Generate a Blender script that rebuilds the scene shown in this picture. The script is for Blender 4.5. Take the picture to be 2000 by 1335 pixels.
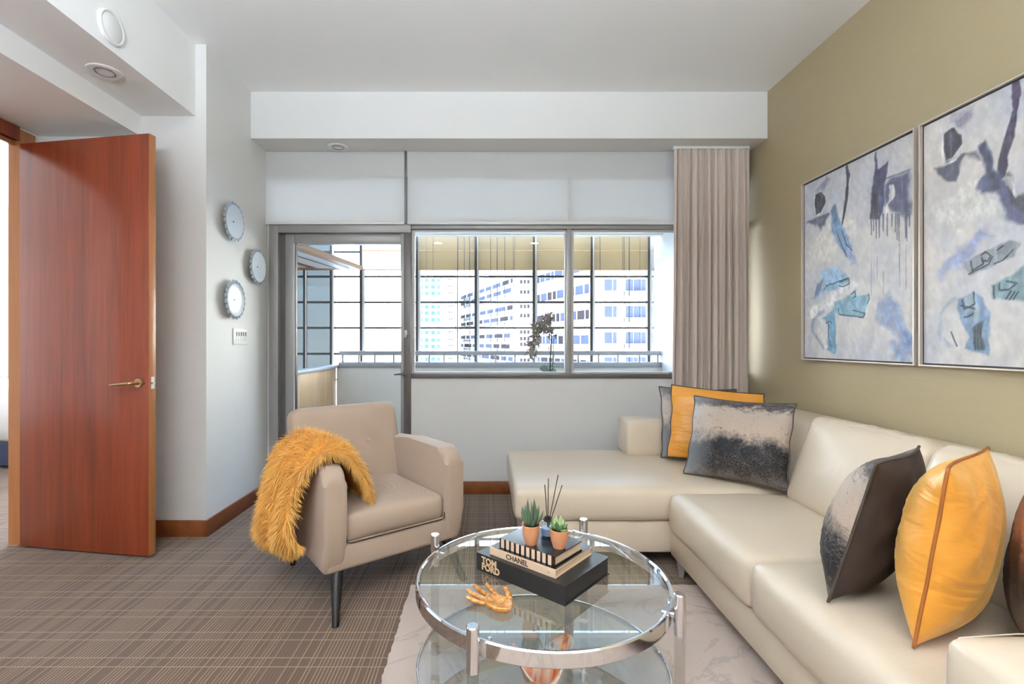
import bpy, bmesh, math, random
import numpy as np
from mathutils import Vector, Matrix, Euler

for _o in list(bpy.data.objects):
    bpy.data.objects.remove(_o, do_unlink=True)
SC = bpy.context.scene
COL = SC.collection
PI = math.pi
R = math.radians
random.seed(7)

# ------------------------------------------------------------------ camera
EYE = 1.22
FPX = 950.0            # focal length in pixels of the 2000x1335 frame
VPX, VPY = 950.0, 668.0
cam_data = bpy.data.cameras.new('camera')
cam_data.sensor_width = 36.0
cam_data.lens = FPX / 2000.0 * 36.0
cam_data.shift_x = (1000.0 - VPX) / 2000.0
cam_data.shift_y = (VPY - 667.5) / 2000.0
cam_data.clip_start = 0.02
cam_data.clip_end = 600
cam = bpy.data.objects.new('camera', cam_data)
cam.location = (0, 0, EYE)
cam.rotation_euler = (PI / 2, 0, 0)
COL.objects.link(cam)
SC.camera = cam

# ------------------------------------------------------------------ colour management
SC.view_settings.view_transform = 'Standard'
SC.view_settings.look = 'None'
SC.view_settings.gamma = 1.0
SC.view_settings.use_curve_mapping = False
SC.view_settings.exposure = 1.3
SC.cycles.use_denoising = True
SC.cycles.max_bounces = 9
SC.cycles.diffuse_bounces = 4
SC.cycles.glossy_bounces = 4
SC.cycles.transmission_bounces = 5
SC.cycles.transparent_max_bounces = 20
SC.cycles.sample_clamp_indirect = 6.0
SC.cycles.caustics_reflective = False
SC.cycles.caustics_refractive = False

# ------------------------------------------------------------------ sky
def lin(c):
    out = []
    for v in c[:3]:
        v = v / 255.0
        out.append(v / 12.92 if v <= 0.04045 else ((v + 0.055) / 1.055) ** 2.4)
    return (out[0], out[1], out[2], 1.0)

world = bpy.data.worlds.new('sky')
SC.world = world
world.use_nodes = True
wn = world.node_tree
wn.nodes.clear()
w_tc = wn.nodes.new('ShaderNodeTexCoord')
w_sep = wn.nodes.new('ShaderNodeSeparateXYZ')
w_ramp = wn.nodes.new('ShaderNodeValToRGB')
w_bg = wn.nodes.new('ShaderNodeBackground')
w_out = wn.nodes.new('ShaderNodeOutputWorld')
wn.links.new(w_tc.outputs['Generated'], w_sep.inputs[0])
wn.links.new(w_sep.outputs['Z'], w_ramp.inputs[0])
wn.links.new(w_ramp.outputs[0], w_bg.inputs['Color'])
wn.links.new(w_bg.outputs[0], w_out.inputs['Surface'])
w_ramp.color_ramp.elements[0].position = 0.0
w_ramp.color_ramp.elements[0].color = (1.0, 0.98, 0.96, 1)
w_ramp.color_ramp.elements[1].position = 0.75
w_ramp.color_ramp.elements[1].color = (0.10, 0.20, 0.42, 1)
_e = w_ramp.color_ramp.elements.new(0.16)
_e.color = (0.90, 0.93, 0.97, 1)
_e = w_ramp.color_ramp.elements.new(0.42)
_e.color = (0.26, 0.40, 0.62, 1)
w_bg.inputs['Strength'].default_value = 10.0

# ------------------------------------------------------------------ lights
def area_light(name, loc, rot, sx, sy, power, col, spread=PI):
    d = bpy.data.lights.new(name, 'AREA')
    d.shape = 'RECTANGLE'
    d.size, d.size_y = sx, sy
    d.energy = power
    d.color = col
    d.spread = spread
    o = bpy.data.objects.new(name, d)
    o.location = loc
    o.rotation_euler = rot
    COL.objects.link(o)
    return o

# added fill light at the windowless wall behind the camera
area_light('rear_fill_light', (-0.2, -3.12, 1.55), (R(90), 0, 0), 3.6, 2.2, 10, (0.90, 0.95, 1.0))
# added fill light, bounced off the ceiling behind the camera
area_light('ceiling_bounce_fill', (-0.5, -0.9, 2.0), (R(180), 0, 0), 0.9, 0.9, 195, (0.75, 0.875, 1.0))
# (the softbox body and window frame added for both fills are built further down)
# bedroom daylight
area_light('bedroom_daylight', (-4.6, 6.02, 1.6), (R(-90), 0, 0), 2.2, 1.6, 95, (0.95, 0.98, 1.0))

# ------------------------------------------------------------------ node materials
class NT:
    def __init__(self, name):
        self.m = bpy.data.materials.new(name)
        self.m.use_nodes = True
        self.t = self.m.node_tree
        self.t.nodes.clear()
        self.out = self.t.nodes.new('ShaderNodeOutputMaterial')
    def n(self, typ, **kw):
        nd = self.t.nodes.new(typ)
        for k, v in kw.items():
            setattr(nd, k, v)
        return nd
    def l(self, a, b):
        self.t.links.new(a, b)
    def setin(self, nd, key, v):
        if hasattr(v, 'is_linked') or isinstance(v, bpy.types.NodeSocket):
            self.l(v, nd.inputs[key])
        else:
            nd.inputs[key].default_value = v
    def math(self, op, a, b=None, c=None):
        nd = self.n('ShaderNodeMath', operation=op)
        self.setin(nd, 0, a)
        if b is not None: self.setin(nd, 1, b)
        if c is not None: self.setin(nd, 2, c)
        return nd.outputs[0]
    def mix(self, f, a, b, blend='MIX'):
        nd = self.n('ShaderNodeMix', data_type='RGBA', blend_type=blend)
        self.setin(nd, 0, f)
        self.setin(nd, 6, a)
        self.setin(nd, 7, b)
        return nd.outputs[2]
    def ramp(self, f, stops):
        nd = self.n('ShaderNodeValToRGB')
        els = nd.color_ramp.elements
        while len(els) > 2: els.remove(els[-1])
        for i, (p, c) in enumerate(stops):
            if i < 2:
                els[i].position = p; els[i].color = c
            else:
                e = els.new(p); e.color = c
        self.l(f, nd.inputs[0])
        return nd.outputs[0]
    def coord(self, kind='Object', scale=(1, 1, 1), rot=(0, 0, 0)):
        tc = self.n('ShaderNodeTexCoord')
        mp = self.n('ShaderNodeMapping')
        mp.inputs['Scale'].default_value = scale
        mp.inputs['Rotation'].default_value = rot
        self.l(tc.outputs[kind], mp.inputs[0])
        return mp.outputs[0]
    def noise(self, vec, scale=5.0, detail=4.0, rough=0.55, dist=0.0):
        nd = self.n('ShaderNodeTexNoise')
        self.l(vec, nd.inputs['Vector'])
        nd.inputs['Scale'].default_value = scale
        nd.inputs['Detail'].default_value = detail
        nd.inputs['Roughness'].default_value = rough
        nd.inputs['Distortion'].default_value = dist
        return nd.outputs[0]
    def bump(self, h, strength=0.2, dist=0.01):
        nd = self.n('ShaderNodeBump')
        nd.inputs['Strength'].default_value = strength
        nd.inputs['Distance'].default_value = dist
        self.l(h, nd.inputs['Height'])
        return nd.outputs[0]
    def principled(self, base, rough=0.5, metal=0.0, normal=None, **kw):
        p = self.n('ShaderNodeBsdfPrincipled')
        self.setin(p, 'Base Color', base)
        self.setin(p, 'Roughness', rough)
        self.setin(p, 'Metallic', metal)
        if normal is not None: self.l(normal, p.inputs['Normal'])
        for k, v in kw.items():
            self.setin(p, k.replace('_', ' '), v)
        self.l(p.outputs[0], self.out.inputs['Surface'])
        return p

MATS = {}
def simple(name, rgb, rough=0.5, metal=0.0, var=0.05, nscale=8.0, bump=0.0, bscale=200.0, stretch=(1, 1, 1), **kw):
    t = NT(name)
    c = lin(rgb)
    v = t.coord('Object', stretch)
    nz = t.noise(v, nscale, 4)
    dark = tuple(x * (1 - var) for x in c[:3]) + (1,)
    lite = tuple(min(1, x * (1 + var)) for x in c[:3]) + (1,)
    col = t.mix(nz, dark, lite)
    nrm = None
    if bump:
        nrm = t.bump(t.noise(v, bscale, 2), bump, 0.004)
    t.principled(col, rough, metal, nrm, **kw)
    MATS[name] = t.m
    return t.m

def wood(name, c1, c2, rough, axis='Z', scale=1.0, coat=0.0):
    t = NT(name)
    st = {'X': (0.6, 14, 14), 'Y': (14, 0.6, 14), 'Z': (14, 14, 0.6)}[axis]
    v = t.coord('Object', tuple(s * scale for s in st))
    a = t.noise(v, 1.6, 6, 0.6, 0.4)
    v2 = t.coord('Object', tuple(s * scale * 5 for s in st))
    b = t.noise(v2, 2.0, 3, 0.6)
    f = t.math('ADD', t.math('MULTIPLY', a, 0.7), t.math('MULTIPLY', b, 0.3))
    col = t.ramp(f, [(0.34, lin(c1)), (0.62, lin(c2))])
    t.principled(col, rough, 0, None, Coat_Weight=coat, Coat_Roughness=0.15)
    MATS[name] = t.m
    return t.m

def pane(name, tint=(1, 1, 1), ior=1.45, maxr=1.0, rough=0.0):
    t = NT(name)
    tr = t.n('ShaderNodeBsdfTransparent'); tr.inputs[0].default_value = (*tint, 1)
    gl = t.n('ShaderNodeBsdfGlossy'); gl.inputs['Roughness'].default_value = rough
    gl.inputs[0].default_value = (maxr, maxr, maxr, 1)
    fr = t.n('ShaderNodeFresnel'); fr.inputs[0].default_value = ior
    geo = t.n('ShaderNodeNewGeometry')
    # front and back faces behave alike
    fac = t.math('MULTIPLY', fr.outputs[0], t.math('SUBTRACT', 1.0, geo.outputs['Backfacing']))
    mx = t.n('ShaderNodeMixShader')
    t.l(fac, mx.inputs[0]); t.l(tr.outputs[0], mx.inputs[1]); t.l(gl.outputs[0], mx.inputs[2])
    t.l(mx.outputs[0], t.out.inputs['Surface'])
    MATS[name] = t.m
    return t.m

# ---- surfaces
simple('white_paint', (228, 227, 224), 0.6, var=0.012, nscale=3, bump=0.03, bscale=350)
simple('ceiling_paint', (246, 245, 243), 0.6, var=0.01, nscale=3, bump=0.02, bscale=350)
simple('rear_taupe', (120, 98, 82), 0.6, var=0.05, nscale=3)
simple('grey_white_paint', (226, 225, 223), 0.6, var=0.012, nscale=3, bump=0.03, bscale=350)
def khaki():
    t = NT('khaki_wallcovering')
    v = t.coord('Object', (1, 1, 1))
    st = t.coord('Object', (1, 3.0, 420))
    n1 = t.noise(st, 1.5, 2)
    n2 = t.noise(v, 2.5, 3)
    col = t.mix(n1, lin((166, 149, 116)), lin((180, 164, 130)))
    col = t.mix(t.math('MULTIPLY', n2, 0.35), col, lin((150, 134, 102)))
    t.principled(col, 0.55, 0, t.bump(n1, 0.12, 0.002))
    MATS['khaki'] = t.m
khaki()
wood('trim_wood', (96, 48, 20), (128, 68, 30), 0.38, 'Y', 0.6, 0.2)
wood('door_wood', (104, 42, 22), (142, 62, 34), 0.33, 'Z', 0.5, 0.35)
wood('frame_wood', (158, 98, 52), (178, 116, 66), 0.4, 'Z', 0.6, 0.2)
wood('panel_wood', (196, 150, 100), (214, 172, 122), 0.45, 'Z', 0.5, 0.1)
wood('canopy_wood', (120, 84, 50), (150, 108, 68), 0.5, 'Y', 0.5)
simple('aluminium', (148, 146, 144), 0.38, 0.2, var=0.03, nscale=20)
simple('aluminium_light', (196, 196, 194), 0.45, 0.2, var=0.03, nscale=20)
simple('aluminium_dark', (92, 86, 82), 0.42, 0.3, var=0.05, nscale=20)
simple('mullion_dark', (58, 50, 46), 0.5, 0.2, var=0.08, nscale=12)
simple('mullion_white', (226, 224, 218), 0.5, 0.0, var=0.03, nscale=12)
simple('rail_grey', (164, 166, 168), 0.45, 0.1, var=0.03, nscale=12)
simple('black_lacquer', (14, 12, 12), 0.35, var=0.1)
simple('black_matte', (20, 19, 19), 0.55, var=0.1, bump=0.05)
simple('plastic_white', (232, 231, 228), 0.35, var=0.01)
simple('plastic_grey', (128, 128, 128), 0.4, var=0.02)
simple('lamp_lens', (240, 240, 238), 0.25, var=0.02)
simple('chrome', (228, 228, 230), 0.06, 1.0, var=0.01)
simple('bronze_metal', (178, 150, 112), 0.28, 0.9, var=0.06)
simple('steel', (205, 205, 205), 0.3, 0.7, var=0.04)
pane('window_glass', (0.97, 0.985, 0.98), 1.35)
pane('green_glass', (0.115, 0.132, 0.142), 1.5)
pane('table_glass', (0.93, 0.955, 0.945), 2.2)
pane('bottle_glass', (0.90, 0.94, 0.98), 1.6)
pane('acrylic', (0.88, 0.88, 0.87), 1.55)

def fabric(name, rgb, rgb2, scale=260, rough=0.8, bump=0.25, sheen=0.2, big=0.12):
    t = NT(name)
    v = t.coord('Object')
    w1 = t.n('ShaderNodeTexWave'); w1.bands_direction = 'X'
    w2 = t.n('ShaderNodeTexWave'); w2.bands_direction = 'Z'
    for w in (w1, w2):
        t.l(v, w.inputs['Vector']); w.inputs['Scale'].default_value = scale; w.inputs['Distortion'].default_value = 1.2
    wv = t.math('MULTIPLY', w1.outputs[1], w2.outputs[1])
    nz = t.noise(v, 6, 4)
    col = t.mix(wv, lin(rgb), lin(rgb2))
    col = t.mix(t.math('MULTIPLY', nz, big), col, tuple(x * 0.72 for x in lin(rgb)[:3]) + (1,))
    t.principled(col, rough, 0, t.bump(wv, bump, 0.0012), Sheen_Weight=sheen)
    MATS[name] = t.m
fabric('chair_linen', (166, 143, 124), (180, 158, 139))
fabric('curtain_cloth', (206, 190, 178), (216, 201, 190), 300, 0.85, 0.15, 0.3, 0.05)
fabric('sheer_cloth', (235, 235, 236), (242, 242, 243), 300, 0.85, 0.1, 0.2, 0.03)
fabric('duvet', (236, 234, 233), (243, 242, 240), 260, 0.8, 0.1)
fabric('navy_cloth', (40, 52, 82), (50, 62, 94), 260, 0.8, 0.2)

def leather():
    t = NT('cream_leather')
    v = t.coord('Object')
    n1 = t.noise(v, 260, 3, 0.6)
    n2 = t.noise(v, 7, 4, 0.55, 0.6)
    n3 = t.noise(v, 2.2, 2)
    col = t.mix(n3, lin((204, 187, 164)), lin((214, 198, 177)))
    h = t.math('ADD', t.math('MULTIPLY', n1, 0.05), n2)
    t.principled(col, 0.36, 0, t.bump(h, 0.16, 0.02), Specular_IOR_Level=0.45)
    MATS['leather'] = t.m
leather()

def shade_cloth():
    t = NT('shade_cloth')
    v = t.coord('Object')
    nz = t.noise(v, 500, 2)
    col = t.mix(nz, (0.80, 0.80, 0.79, 1), (0.86, 0.86, 0.85, 1))
    d = t.n('ShaderNodeBsdfDiffuse'); t.l(col, d.inputs[0])
    tr = t.n('ShaderNodeBsdfTranslucent'); t.l(col, tr.inputs[0])
    mx = t.n('ShaderNodeMixShader'); mx.inputs[0].default_value = 0.38
    t.l(d.outputs[0], mx.inputs[1]); t.l(tr.outputs[0], mx.inputs[2])
    t.l(mx.outputs[0], t.out.inputs['Surface'])
    MATS['shade'] = t.m
shade_cloth()
def screen_cloth(name, rgb, thru, trans):
    t = NT(name)
    v = t.coord('Object')
    nz = t.noise(t.coord('Object', (1, 1, 40)), 12, 3)
    c = lin(rgb)
    col = t.mix(nz, tuple(x * 0.9 for x in c[:3]) + (1,), c)
    d = t.n('ShaderNodeBsdfDiffuse'); t.l(col, d.inputs[0])
    tr = t.n('ShaderNodeBsdfTranslucent'); t.l(col, tr.inputs[0])
    cl = t.n('ShaderNodeBsdfTransparent')
    mx = t.n('ShaderNodeMixShader'); mx.inputs[0].default_value = thru
    t.l(d.outputs[0], mx.inputs[1]); t.l(tr.outputs[0], mx.inputs[2])
    m2 = t.n('ShaderNodeMixShader'); m2.inputs[0].default_value = trans
    t.l(mx.outputs[0], m2.inputs[1]); t.l(cl.outputs[0], m2.inputs[2])
    t.l(m2.outputs[0], t.out.inputs['Surface'])
    MATS[name] = t.m
screen_cloth('tan_screen', (170, 152, 120), 0.5, 0.03)
screen_cloth('pale_screen', (226, 216, 206), 0.55, 0.10)

def carpet():
    t = NT('striped_carpet')
    tc = t.n('ShaderNodeTexCoord')
    sp = t.n('ShaderNodeSeparateXYZ'); t.l(tc.outputs['Object'], sp.inputs[0])
    nzv = t.noise(tc.outputs['Object'], 140, 3)
    wob = t.math('MULTIPLY', t.math('SUBTRACT', t.noise(tc.outputs['Object'], 3.0, 2), 0.5), 0.006)
    fx = t.math('DIVIDE', t.math('ADD', sp.outputs[0], wob), 0.0135)
    idx = t.math('FLOOR', fx)
    fr = t.math('FRACT', fx)
    wn_ = t.n('ShaderNodeTexWhiteNoise'); wn_.noise_dimensions = '1D'; t.l(idx, wn_.inputs['W'])
    rnd = wn_.outputs['Value']
    lin_ = t.math('MULTIPLY', t.math('LESS_THAN', fr, 0.30), t.math('GREATER_THAN', rnd, 0.30))
    lin_ = t.math('MULTIPLY', lin_, t.math('ADD', 0.35, t.math('MULTIPLY', rnd, 0.65)))
    drk = t.math('MULTIPLY', t.math('GREATER_THAN', fr, 0.72), 0.75)
    my = t.math('FLOORED_MODULO', sp.outputs[1], 0.166)
    ya = t.math('LESS_THAN', my, 0.006)
    yb = t.math('LESS_THAN', t.math('ABSOLUTE', t.math('SUBTRACT', my, 0.056)), 0.003)
    yl = t.math('MULTIPLY', t.math('ADD', ya, yb), 0.75)
    lite = t.math('MAXIMUM', lin_, yl)
    big = t.noise(tc.outputs['Object'], 1.3, 3)
    base = t.mix(big, lin((84, 62, 46)), lin((94, 71, 53)))
    base = t.mix(t.math('MULTIPLY', drk, 0.8), base, lin((58, 43, 33)))
    col = t.mix(t.math('MULTIPLY', lite, 0.95), base, lin((148, 122, 98)))
    col = t.mix(t.math('MULTIPLY', nzv, 0.25), col, lin((84, 66, 54)))
    t.principled(col, 0.9, 0, t.bump(t.math('ADD', lite, t.math('MULTIPLY', nzv, 0.6)), 0.35, 0.003), Sheen_Weight=0.15)
    MATS['carpet'] = t.m
carpet()

def rug_mat():
    t = NT('marbled_rug')
    v = t.coord('Object')
    a = t.noise(v, 2.4, 5, 0.6, 0.9)
    vein = t.math('ABSOLUTE', t.math('SUBTRACT', a, 0.5))
    vm = t.ramp(vein, [(0.0, (1, 1, 1, 1)), (0.022, (0, 0, 0, 1))])
    pile = t.noise(v, 180, 3, 0.7)
    big = t.noise(v, 1.4, 3)
    col = t.mix(big, lin((186, 164, 150)), lin((206, 188, 176)))
    col = t.mix(t.math('MULTIPLY', vm, t.math('ADD', 0.15, t.math('MULTIPLY', big, 0.6))), col, lin((136, 126, 124)))
    col = t.mix(t.math('MULTIPLY', pile, 0.3), col, lin((160, 142, 130)))
    t.principled(col, 0.95, 0, t.bump(pile, 0.5, 0.006), Sheen_Weight=0.2)
    MATS['rug'] = t.m
rug_mat()

def satin():
    t = NT('orange_satin')
    v = t.coord('Object', (1, 1, 1))
    n = t.noise(t.coord('Object', (2.2, 2.2, 7)), 1.6, 3, 0.5, 0.8)
    col = t.mix(t.noise(v, 4, 3), lin((206, 134, 42)), lin((226, 156, 58)))
    t.principled(col, 0.38, 0, t.bump(n, 0.55, 0.03), Sheen_Weight=0.5, Sheen_Tint=lin((255, 225, 150)))
    MATS['satin'] = t.m
satin()
simple('brown_velvet', (48, 36, 30), 0.7, var=0.12, nscale=5, bump=0.1, bscale=120, Specular_IOR_Level=0.25)
simple('orange_piping', (146, 82, 26), 0.5, var=0.08)
simple('dark_piping', (60, 48, 40), 0.5, var=0.08)

def pattern_cloth(name, seed, warm):
    """distressed metallic print: dark lower band, pale middle, dark top edge; UV v = height"""
    t = NT(name)
    tc = t.n('ShaderNodeTexCoord')
    sp = t.n('ShaderNodeSeparateXYZ'); t.l(tc.outputs['UV'], sp.inputs[0])
    mp = t.n('ShaderNodeMapping'); t.l(tc.outputs['UV'], mp.inputs[0])
    mp.inputs['Location'].default_value = (seed, seed * 0.7, 0)
    n1 = t.noise(mp.outputs[0], 5, 12, 0.75, 0.5)
    mpx = t.n('ShaderNodeMapping'); t.l(mp.outputs[0], mpx.inputs[0]); mpx.inputs['Scale'].default_value = (8, 42, 1)
    n2 = t.noise(mpx.outputs[0], 2.2, 10, 0.8)
    mpy = t.n('ShaderNodeMapping'); t.l(mp.outputs[0], mpy.inputs[0]); mpy.inputs['Scale'].default_value = (46, 9, 1)
    n3 = t.noise(mpy.outputs[0], 2.2, 10, 0.8)
    f = t.math('ADD', sp.outputs[1], t.math('MULTIPLY', t.math('SUBTRACT', n1, 0.5), 0.55))
    f = t.math('ADD', f, t.math('MULTIPLY', t.math('SUBTRACT', n2, 0.5), 0.28))
    f = t.math('ADD', f, t.math('MULTIPLY', t.math('SUBTRACT', n3, 0.5), 0.16))
    if warm:
        st = [(0.0, lin((72, 60, 52))), (0.20, lin((96, 84, 76))), (0.36, lin((52, 44, 40))), (0.50, lin((104, 66, 46))),
              (0.60, lin((176, 116, 84))), (0.86, lin((156, 100, 70))), (0.98, lin((70, 44, 36)))]
    else:
        st = [(0.0, lin((96, 88, 82))), (0.10, lin((40, 34, 32))), (0.24, lin((22, 20, 22))), (0.40, lin((26, 24, 28))),
              (0.47, lin((120, 108, 100))), (0.56, lin((182, 160, 142))), (0.84, lin((176, 160, 148))), (0.92, lin((44, 40, 42))), (1.0, lin((88, 84, 84)))]
    col = t.ramp(f, st)
    if not warm:
        side = t.math('SUBTRACT', 1.0, t.math('MINIMUM', 1.0, t.math('MULTIPLY', sp.outputs[0], 3.2)))
        col = t.mix(t.math('MULTIPLY', side, 0.4), col, lin((176, 180, 186)), 'SCREEN')
        col = t.mix(t.math('MULTIPLY', t.math('GREATER_THAN', n3, 0.60), 0.55), col, lin((150, 140, 132)))
    # woven crackle in the dark band and small dark marks in the pale band
    vo = t.n('ShaderNodeTexVoronoi'); vo.feature = 'DISTANCE_TO_EDGE'; vo.inputs['Scale'].default_value = 26
    mv = t.n('ShaderNodeMapping'); t.l(mp.outputs[0], mv.inputs[0]); mv.inputs['Scale'].default_value = (1.0, 1.5, 1)
    t.l(mv.outputs[0], vo.inputs['Vector'])
    crack = t.math('MULTIPLY', t.math('LESS_THAN', vo.outputs[0], 0.045), t.math('GREATER_THAN', n1, 0.47))
    mk = t.noise(mv.outputs[0], 22, 4, 0.6, 1.5)
    mark = t.math('MULTIPLY', t.math('GREATER_THAN', mk, 0.66), 0.85)
    grain = t.noise(mv.outputs[0], 90, 3, 0.7)
    col = t.mix(t.math('MULTIPLY', crack, 0.22), col, lin((150, 136, 122)) if not warm else lin((130, 96, 74)))
    col = t.mix(mark, col, lin((34, 28, 28)))
    col = t.mix(t.math('MULTIPLY', t.math('SUBTRACT', grain, 0.3), 0.5), col, tuple(x * 0.25 for x in lin((120, 110, 104))[:3]) + (1,))
    t.principled(col, 0.6, 0.0, t.bump(t.math('ADD', n2, n3), 0.3, 0.003), Specular_IOR_Level=0.25)
    MATS[name] = t.m
pattern_cloth('print_cool', 1.3, False)
pattern_cloth('print_cool_b', 5.9, False)
pattern_cloth('print_warm', 3.1, True)

def vcol_mat(name, rough=0.5, bump=0.0):
    t = NT(name)
    a = t.n('ShaderNodeVertexColor'); a.layer_name = 'paint'
    nrm = None
    if bump:
        v = t.coord('Object', (1, 60, 20))
        nrm = t.bump(t.noise(v, 6, 4), bump, 0.003)
    t.principled(a.outputs[0], rough, 0, nrm)
    MATS[name] = t.m
vcol_mat('painted_canvas', 0.55, 0.25)
simple('frame_silver', (206, 194, 182), 0.4, 0.3, var=0.03)
simple('frame_shadow', (38, 34, 32), 0.6, var=0.05)
simple('terracotta', (206, 142, 100), 0.75, var=0.08, nscale=30, bump=0.1)
simple('soil', (46, 34, 28), 0.95, var=0.3, nscale=80, bump=0.6)
simple('succulent_green', (92, 122, 78), 0.55, var=0.25, nscale=40)
simple('succulent_pale', (176, 196, 140), 0.5, var=0.2, nscale=40)
simple('aloe_green', (84, 104, 78), 0.55, var=0.25, nscale=40)
simple('reed', (62, 44, 32), 0.8, var=0.2, nscale=60)
simple('diffuser_liquid', (170, 188, 210), 0.15, var=0.05)
simple('book_black', (26, 25, 25), 0.42, var=0.06)
simple('book_black_gloss', (24, 24, 26), 0.16, var=0.05)
simple('book_beige', (224, 194, 164), 0.5, var=0.04)
simple('book_page', (226, 200, 172), 0.8, var=0.08, nscale=4, stretch=(1, 1, 160))
simple('stripe_pink', (232, 202, 176), 0.4, var=0.03)
simple('gold_ink', (226, 190, 148), 0.4, 0.2, var=0.03)
simple('ink_black', (40, 30, 26), 0.6, var=0.03)
def hand_gold():
    t = NT('hand_gold')
    v = t.coord('Object')
    n = t.noise(v, 60, 4, 0.65)
    col = t.ramp(n, [(0.3, lin((150, 88, 28))), (0.5, lin((196, 132, 58))), (0.68, lin((222, 184, 146)))])
    t.principled(col, 0.38, 0.35, t.bump(n, 0.3, 0.002))
    MATS['hand_gold'] = t.m
hand_gold()
simple('plate_enamel', (214, 224, 232), 0.32, var=0.05, nscale=30)
simple('plate_rim', (164, 172, 178), 0.4, 0.2, var=0.12, nscale=40)
def art_glass():
    t = NT('art_glass')
    v = t.coord('Object', (1, 1, 0.35))
    n = t.noise(v, 14, 4, 0.6, 1.0)
    col = t.ramp(n, [(0.30, lin((96, 34, 26))), (0.42, lin((196, 104, 44))), (0.52, lin((226, 196, 176))), (0.62, lin((206, 196, 200))), (0.74, lin((104, 44, 40)))])
    t.principled(col, 0.12, 0, None, Coat_Weight=0.6)
    MATS['art_glass'] = t.m
art_glass()
simple('withered_petal', (150, 136, 126), 0.8, var=0.3, nscale=70, bump=0.5)
simple('orchid_stem', (58, 60, 48), 0.7, var=0.2)
simple('orchid_leaf', (96, 124, 104), 0.5, var=0.15)
simple('pot_grey', (150, 150, 146), 0.6, var=0.06)
simple('cable', (84, 74, 66), 0.6, var=0.1)
simple('render_white', (236, 234, 228), 0.8, var=0.02, nscale=0.4)
simple('render_peach', (128, 108, 92), 0.8, var=0.03, nscale=0.4)
simple('render_grey', (88, 90, 100), 0.8, var=0.03, nscale=0.4)
simple('far_glass_blue', (54, 60, 76), 0.9, var=0.25, nscale=0.6, Specular_IOR_Level=0.0)
simple('far_glass_aqua', (66, 92, 102), 0.9, var=0.2, nscale=0.6, Specular_IOR_Level=0.0)
simple('far_glass_dark', (42, 40, 44), 0.9, var=0.35, nscale=0.9, Specular_IOR_Level=0.0)
simple('ground_far', (236, 232, 224), 0.9, var=0.05, nscale=0.02)
simple('sea_far', (150, 178, 196), 0.3, var=0.05, nscale=0.01)
simple('balcony_floor', (222, 218, 210), 0.8, var=0.06, nscale=6)
def fur():
    t = NT('orange_fur')
    a = t.n('ShaderNodeVertexColor'); a.layer_name = 'paint'
    t.principled(a.outputs[0], 0.75, 0, None, Sheen_Weight=0.3)
    MATS['fur'] = t.m
fur()
simple('fur_base', (212, 148, 58), 0.85, var=0.1, nscale=20)

# ------------------------------------------------------------------ geometry helpers
MW = {}
def _tag(o, label=None, cat=None, group=None, kind=None):
    if label: o['label'] = label
    if cat: o['category'] = cat
    if group: o['group'] = group
    if kind: o['kind'] = kind
    return o

def thing(name, label, cat, loc=(0, 0, 0), rotz=0.0, group=None, kind=None, rot=None):
    o = bpy.data.objects.new(name, None)
    o.empty_display_size = 0.1
    o.location = loc
    o.rotation_euler = rot if rot is not None else (0, 0, rotz)
    COL.objects.link(o)
    MW[o.name] = Matrix.Translation(Vector(loc)) @ Euler(o.rotation_euler).to_matrix().to_4x4()
    return _tag(o, label, cat, group, kind)

def link_mesh(name, me, mat, parent=None, local=False, smooth=False, label=None, cat=None, group=None, kind=None):
    """mesh given in world space (or in the parent's space when local)"""
    if parent is not None and not local:
        me.transform(MW[parent.name].inverted())
    if smooth:
        me.polygons.foreach_set('use_smooth', [True] * len(me.polygons))
    mats = mat if isinstance(mat, (list, tuple)) else [mat]
    for m in mats:
        me.materials.append(MATS[m])
    o = bpy.data.objects.new(name, me)
    COL.objects.link(o)
    if parent is not None:
        o.parent = parent
        MW[o.name] = MW[parent.name]
    else:
        MW[o.name] = Matrix.Identity(4)
    return _tag(o, label, cat, group, kind)

def from_bm(name, bm, *a, auto=None, **k):
    bmesh.ops.recalc_face_normals(bm, faces=bm.faces)
    me = bpy.data.meshes.new(name)
    bm.to_mesh(me); bm.free()
    if auto is not None:
        me.polygons.foreach_set('use_smooth', [True] * len(me.polygons))
        me.set_sharp_from_angle(angle=R(auto))
        k.pop('smooth', None)
    return link_mesh(name, me, *a, **k)

def from_py(name, v, f, *a, recalc=False, auto=None, **k):
    if recalc:
        bm = bmesh.new()
        vs = [bm.verts.new(p) for p in v]
        for q in f:
            try: bm.faces.new([vs[i] for i in q])
            except ValueError: pass
        return from_bm(name, bm, *a, auto=auto, **k)
    me = bpy.data.meshes.new(name)
    me.from_pydata([tuple(p) for p in v], [], [tuple(q) for q in f])
    me.update()
    if auto is not None:
        me.polygons.foreach_set('use_smooth', [True] * len(me.polygons))
        me.set_sharp_from_angle(angle=R(auto))
    return link_mesh(name, me, *a, **k)

def bm_box(bm, x0, x1, y0, y1, z0, z1, bev=0.0, seg=2):
    g = bmesh.ops.create_cube(bm, size=1.0)
    vs = g['verts']
    for v in vs:
        v.co = Vector(((x0 + x1) / 2 + v.co.x * (x1 - x0), (y0 + y1) / 2 + v.co.y * (y1 - y0), (z0 + z1) / 2 + v.co.z * (z1 - z0)))
    if bev > 0:
        es = list({e for v in vs for e in v.link_edges})
        bmesh.ops.bevel(bm, geom=es, offset=bev, segments=seg, profile=0.5, affect='EDGES')
    return vs

def box(name, b, mat, parent=None, bev=0.0, seg=2, **k):
    bm = bmesh.new()
    bm_box(bm, *b, bev=bev, seg=seg)
    return from_bm(name, bm, mat, parent, auto=(40 if bev > 0 else None), **k)

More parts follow.
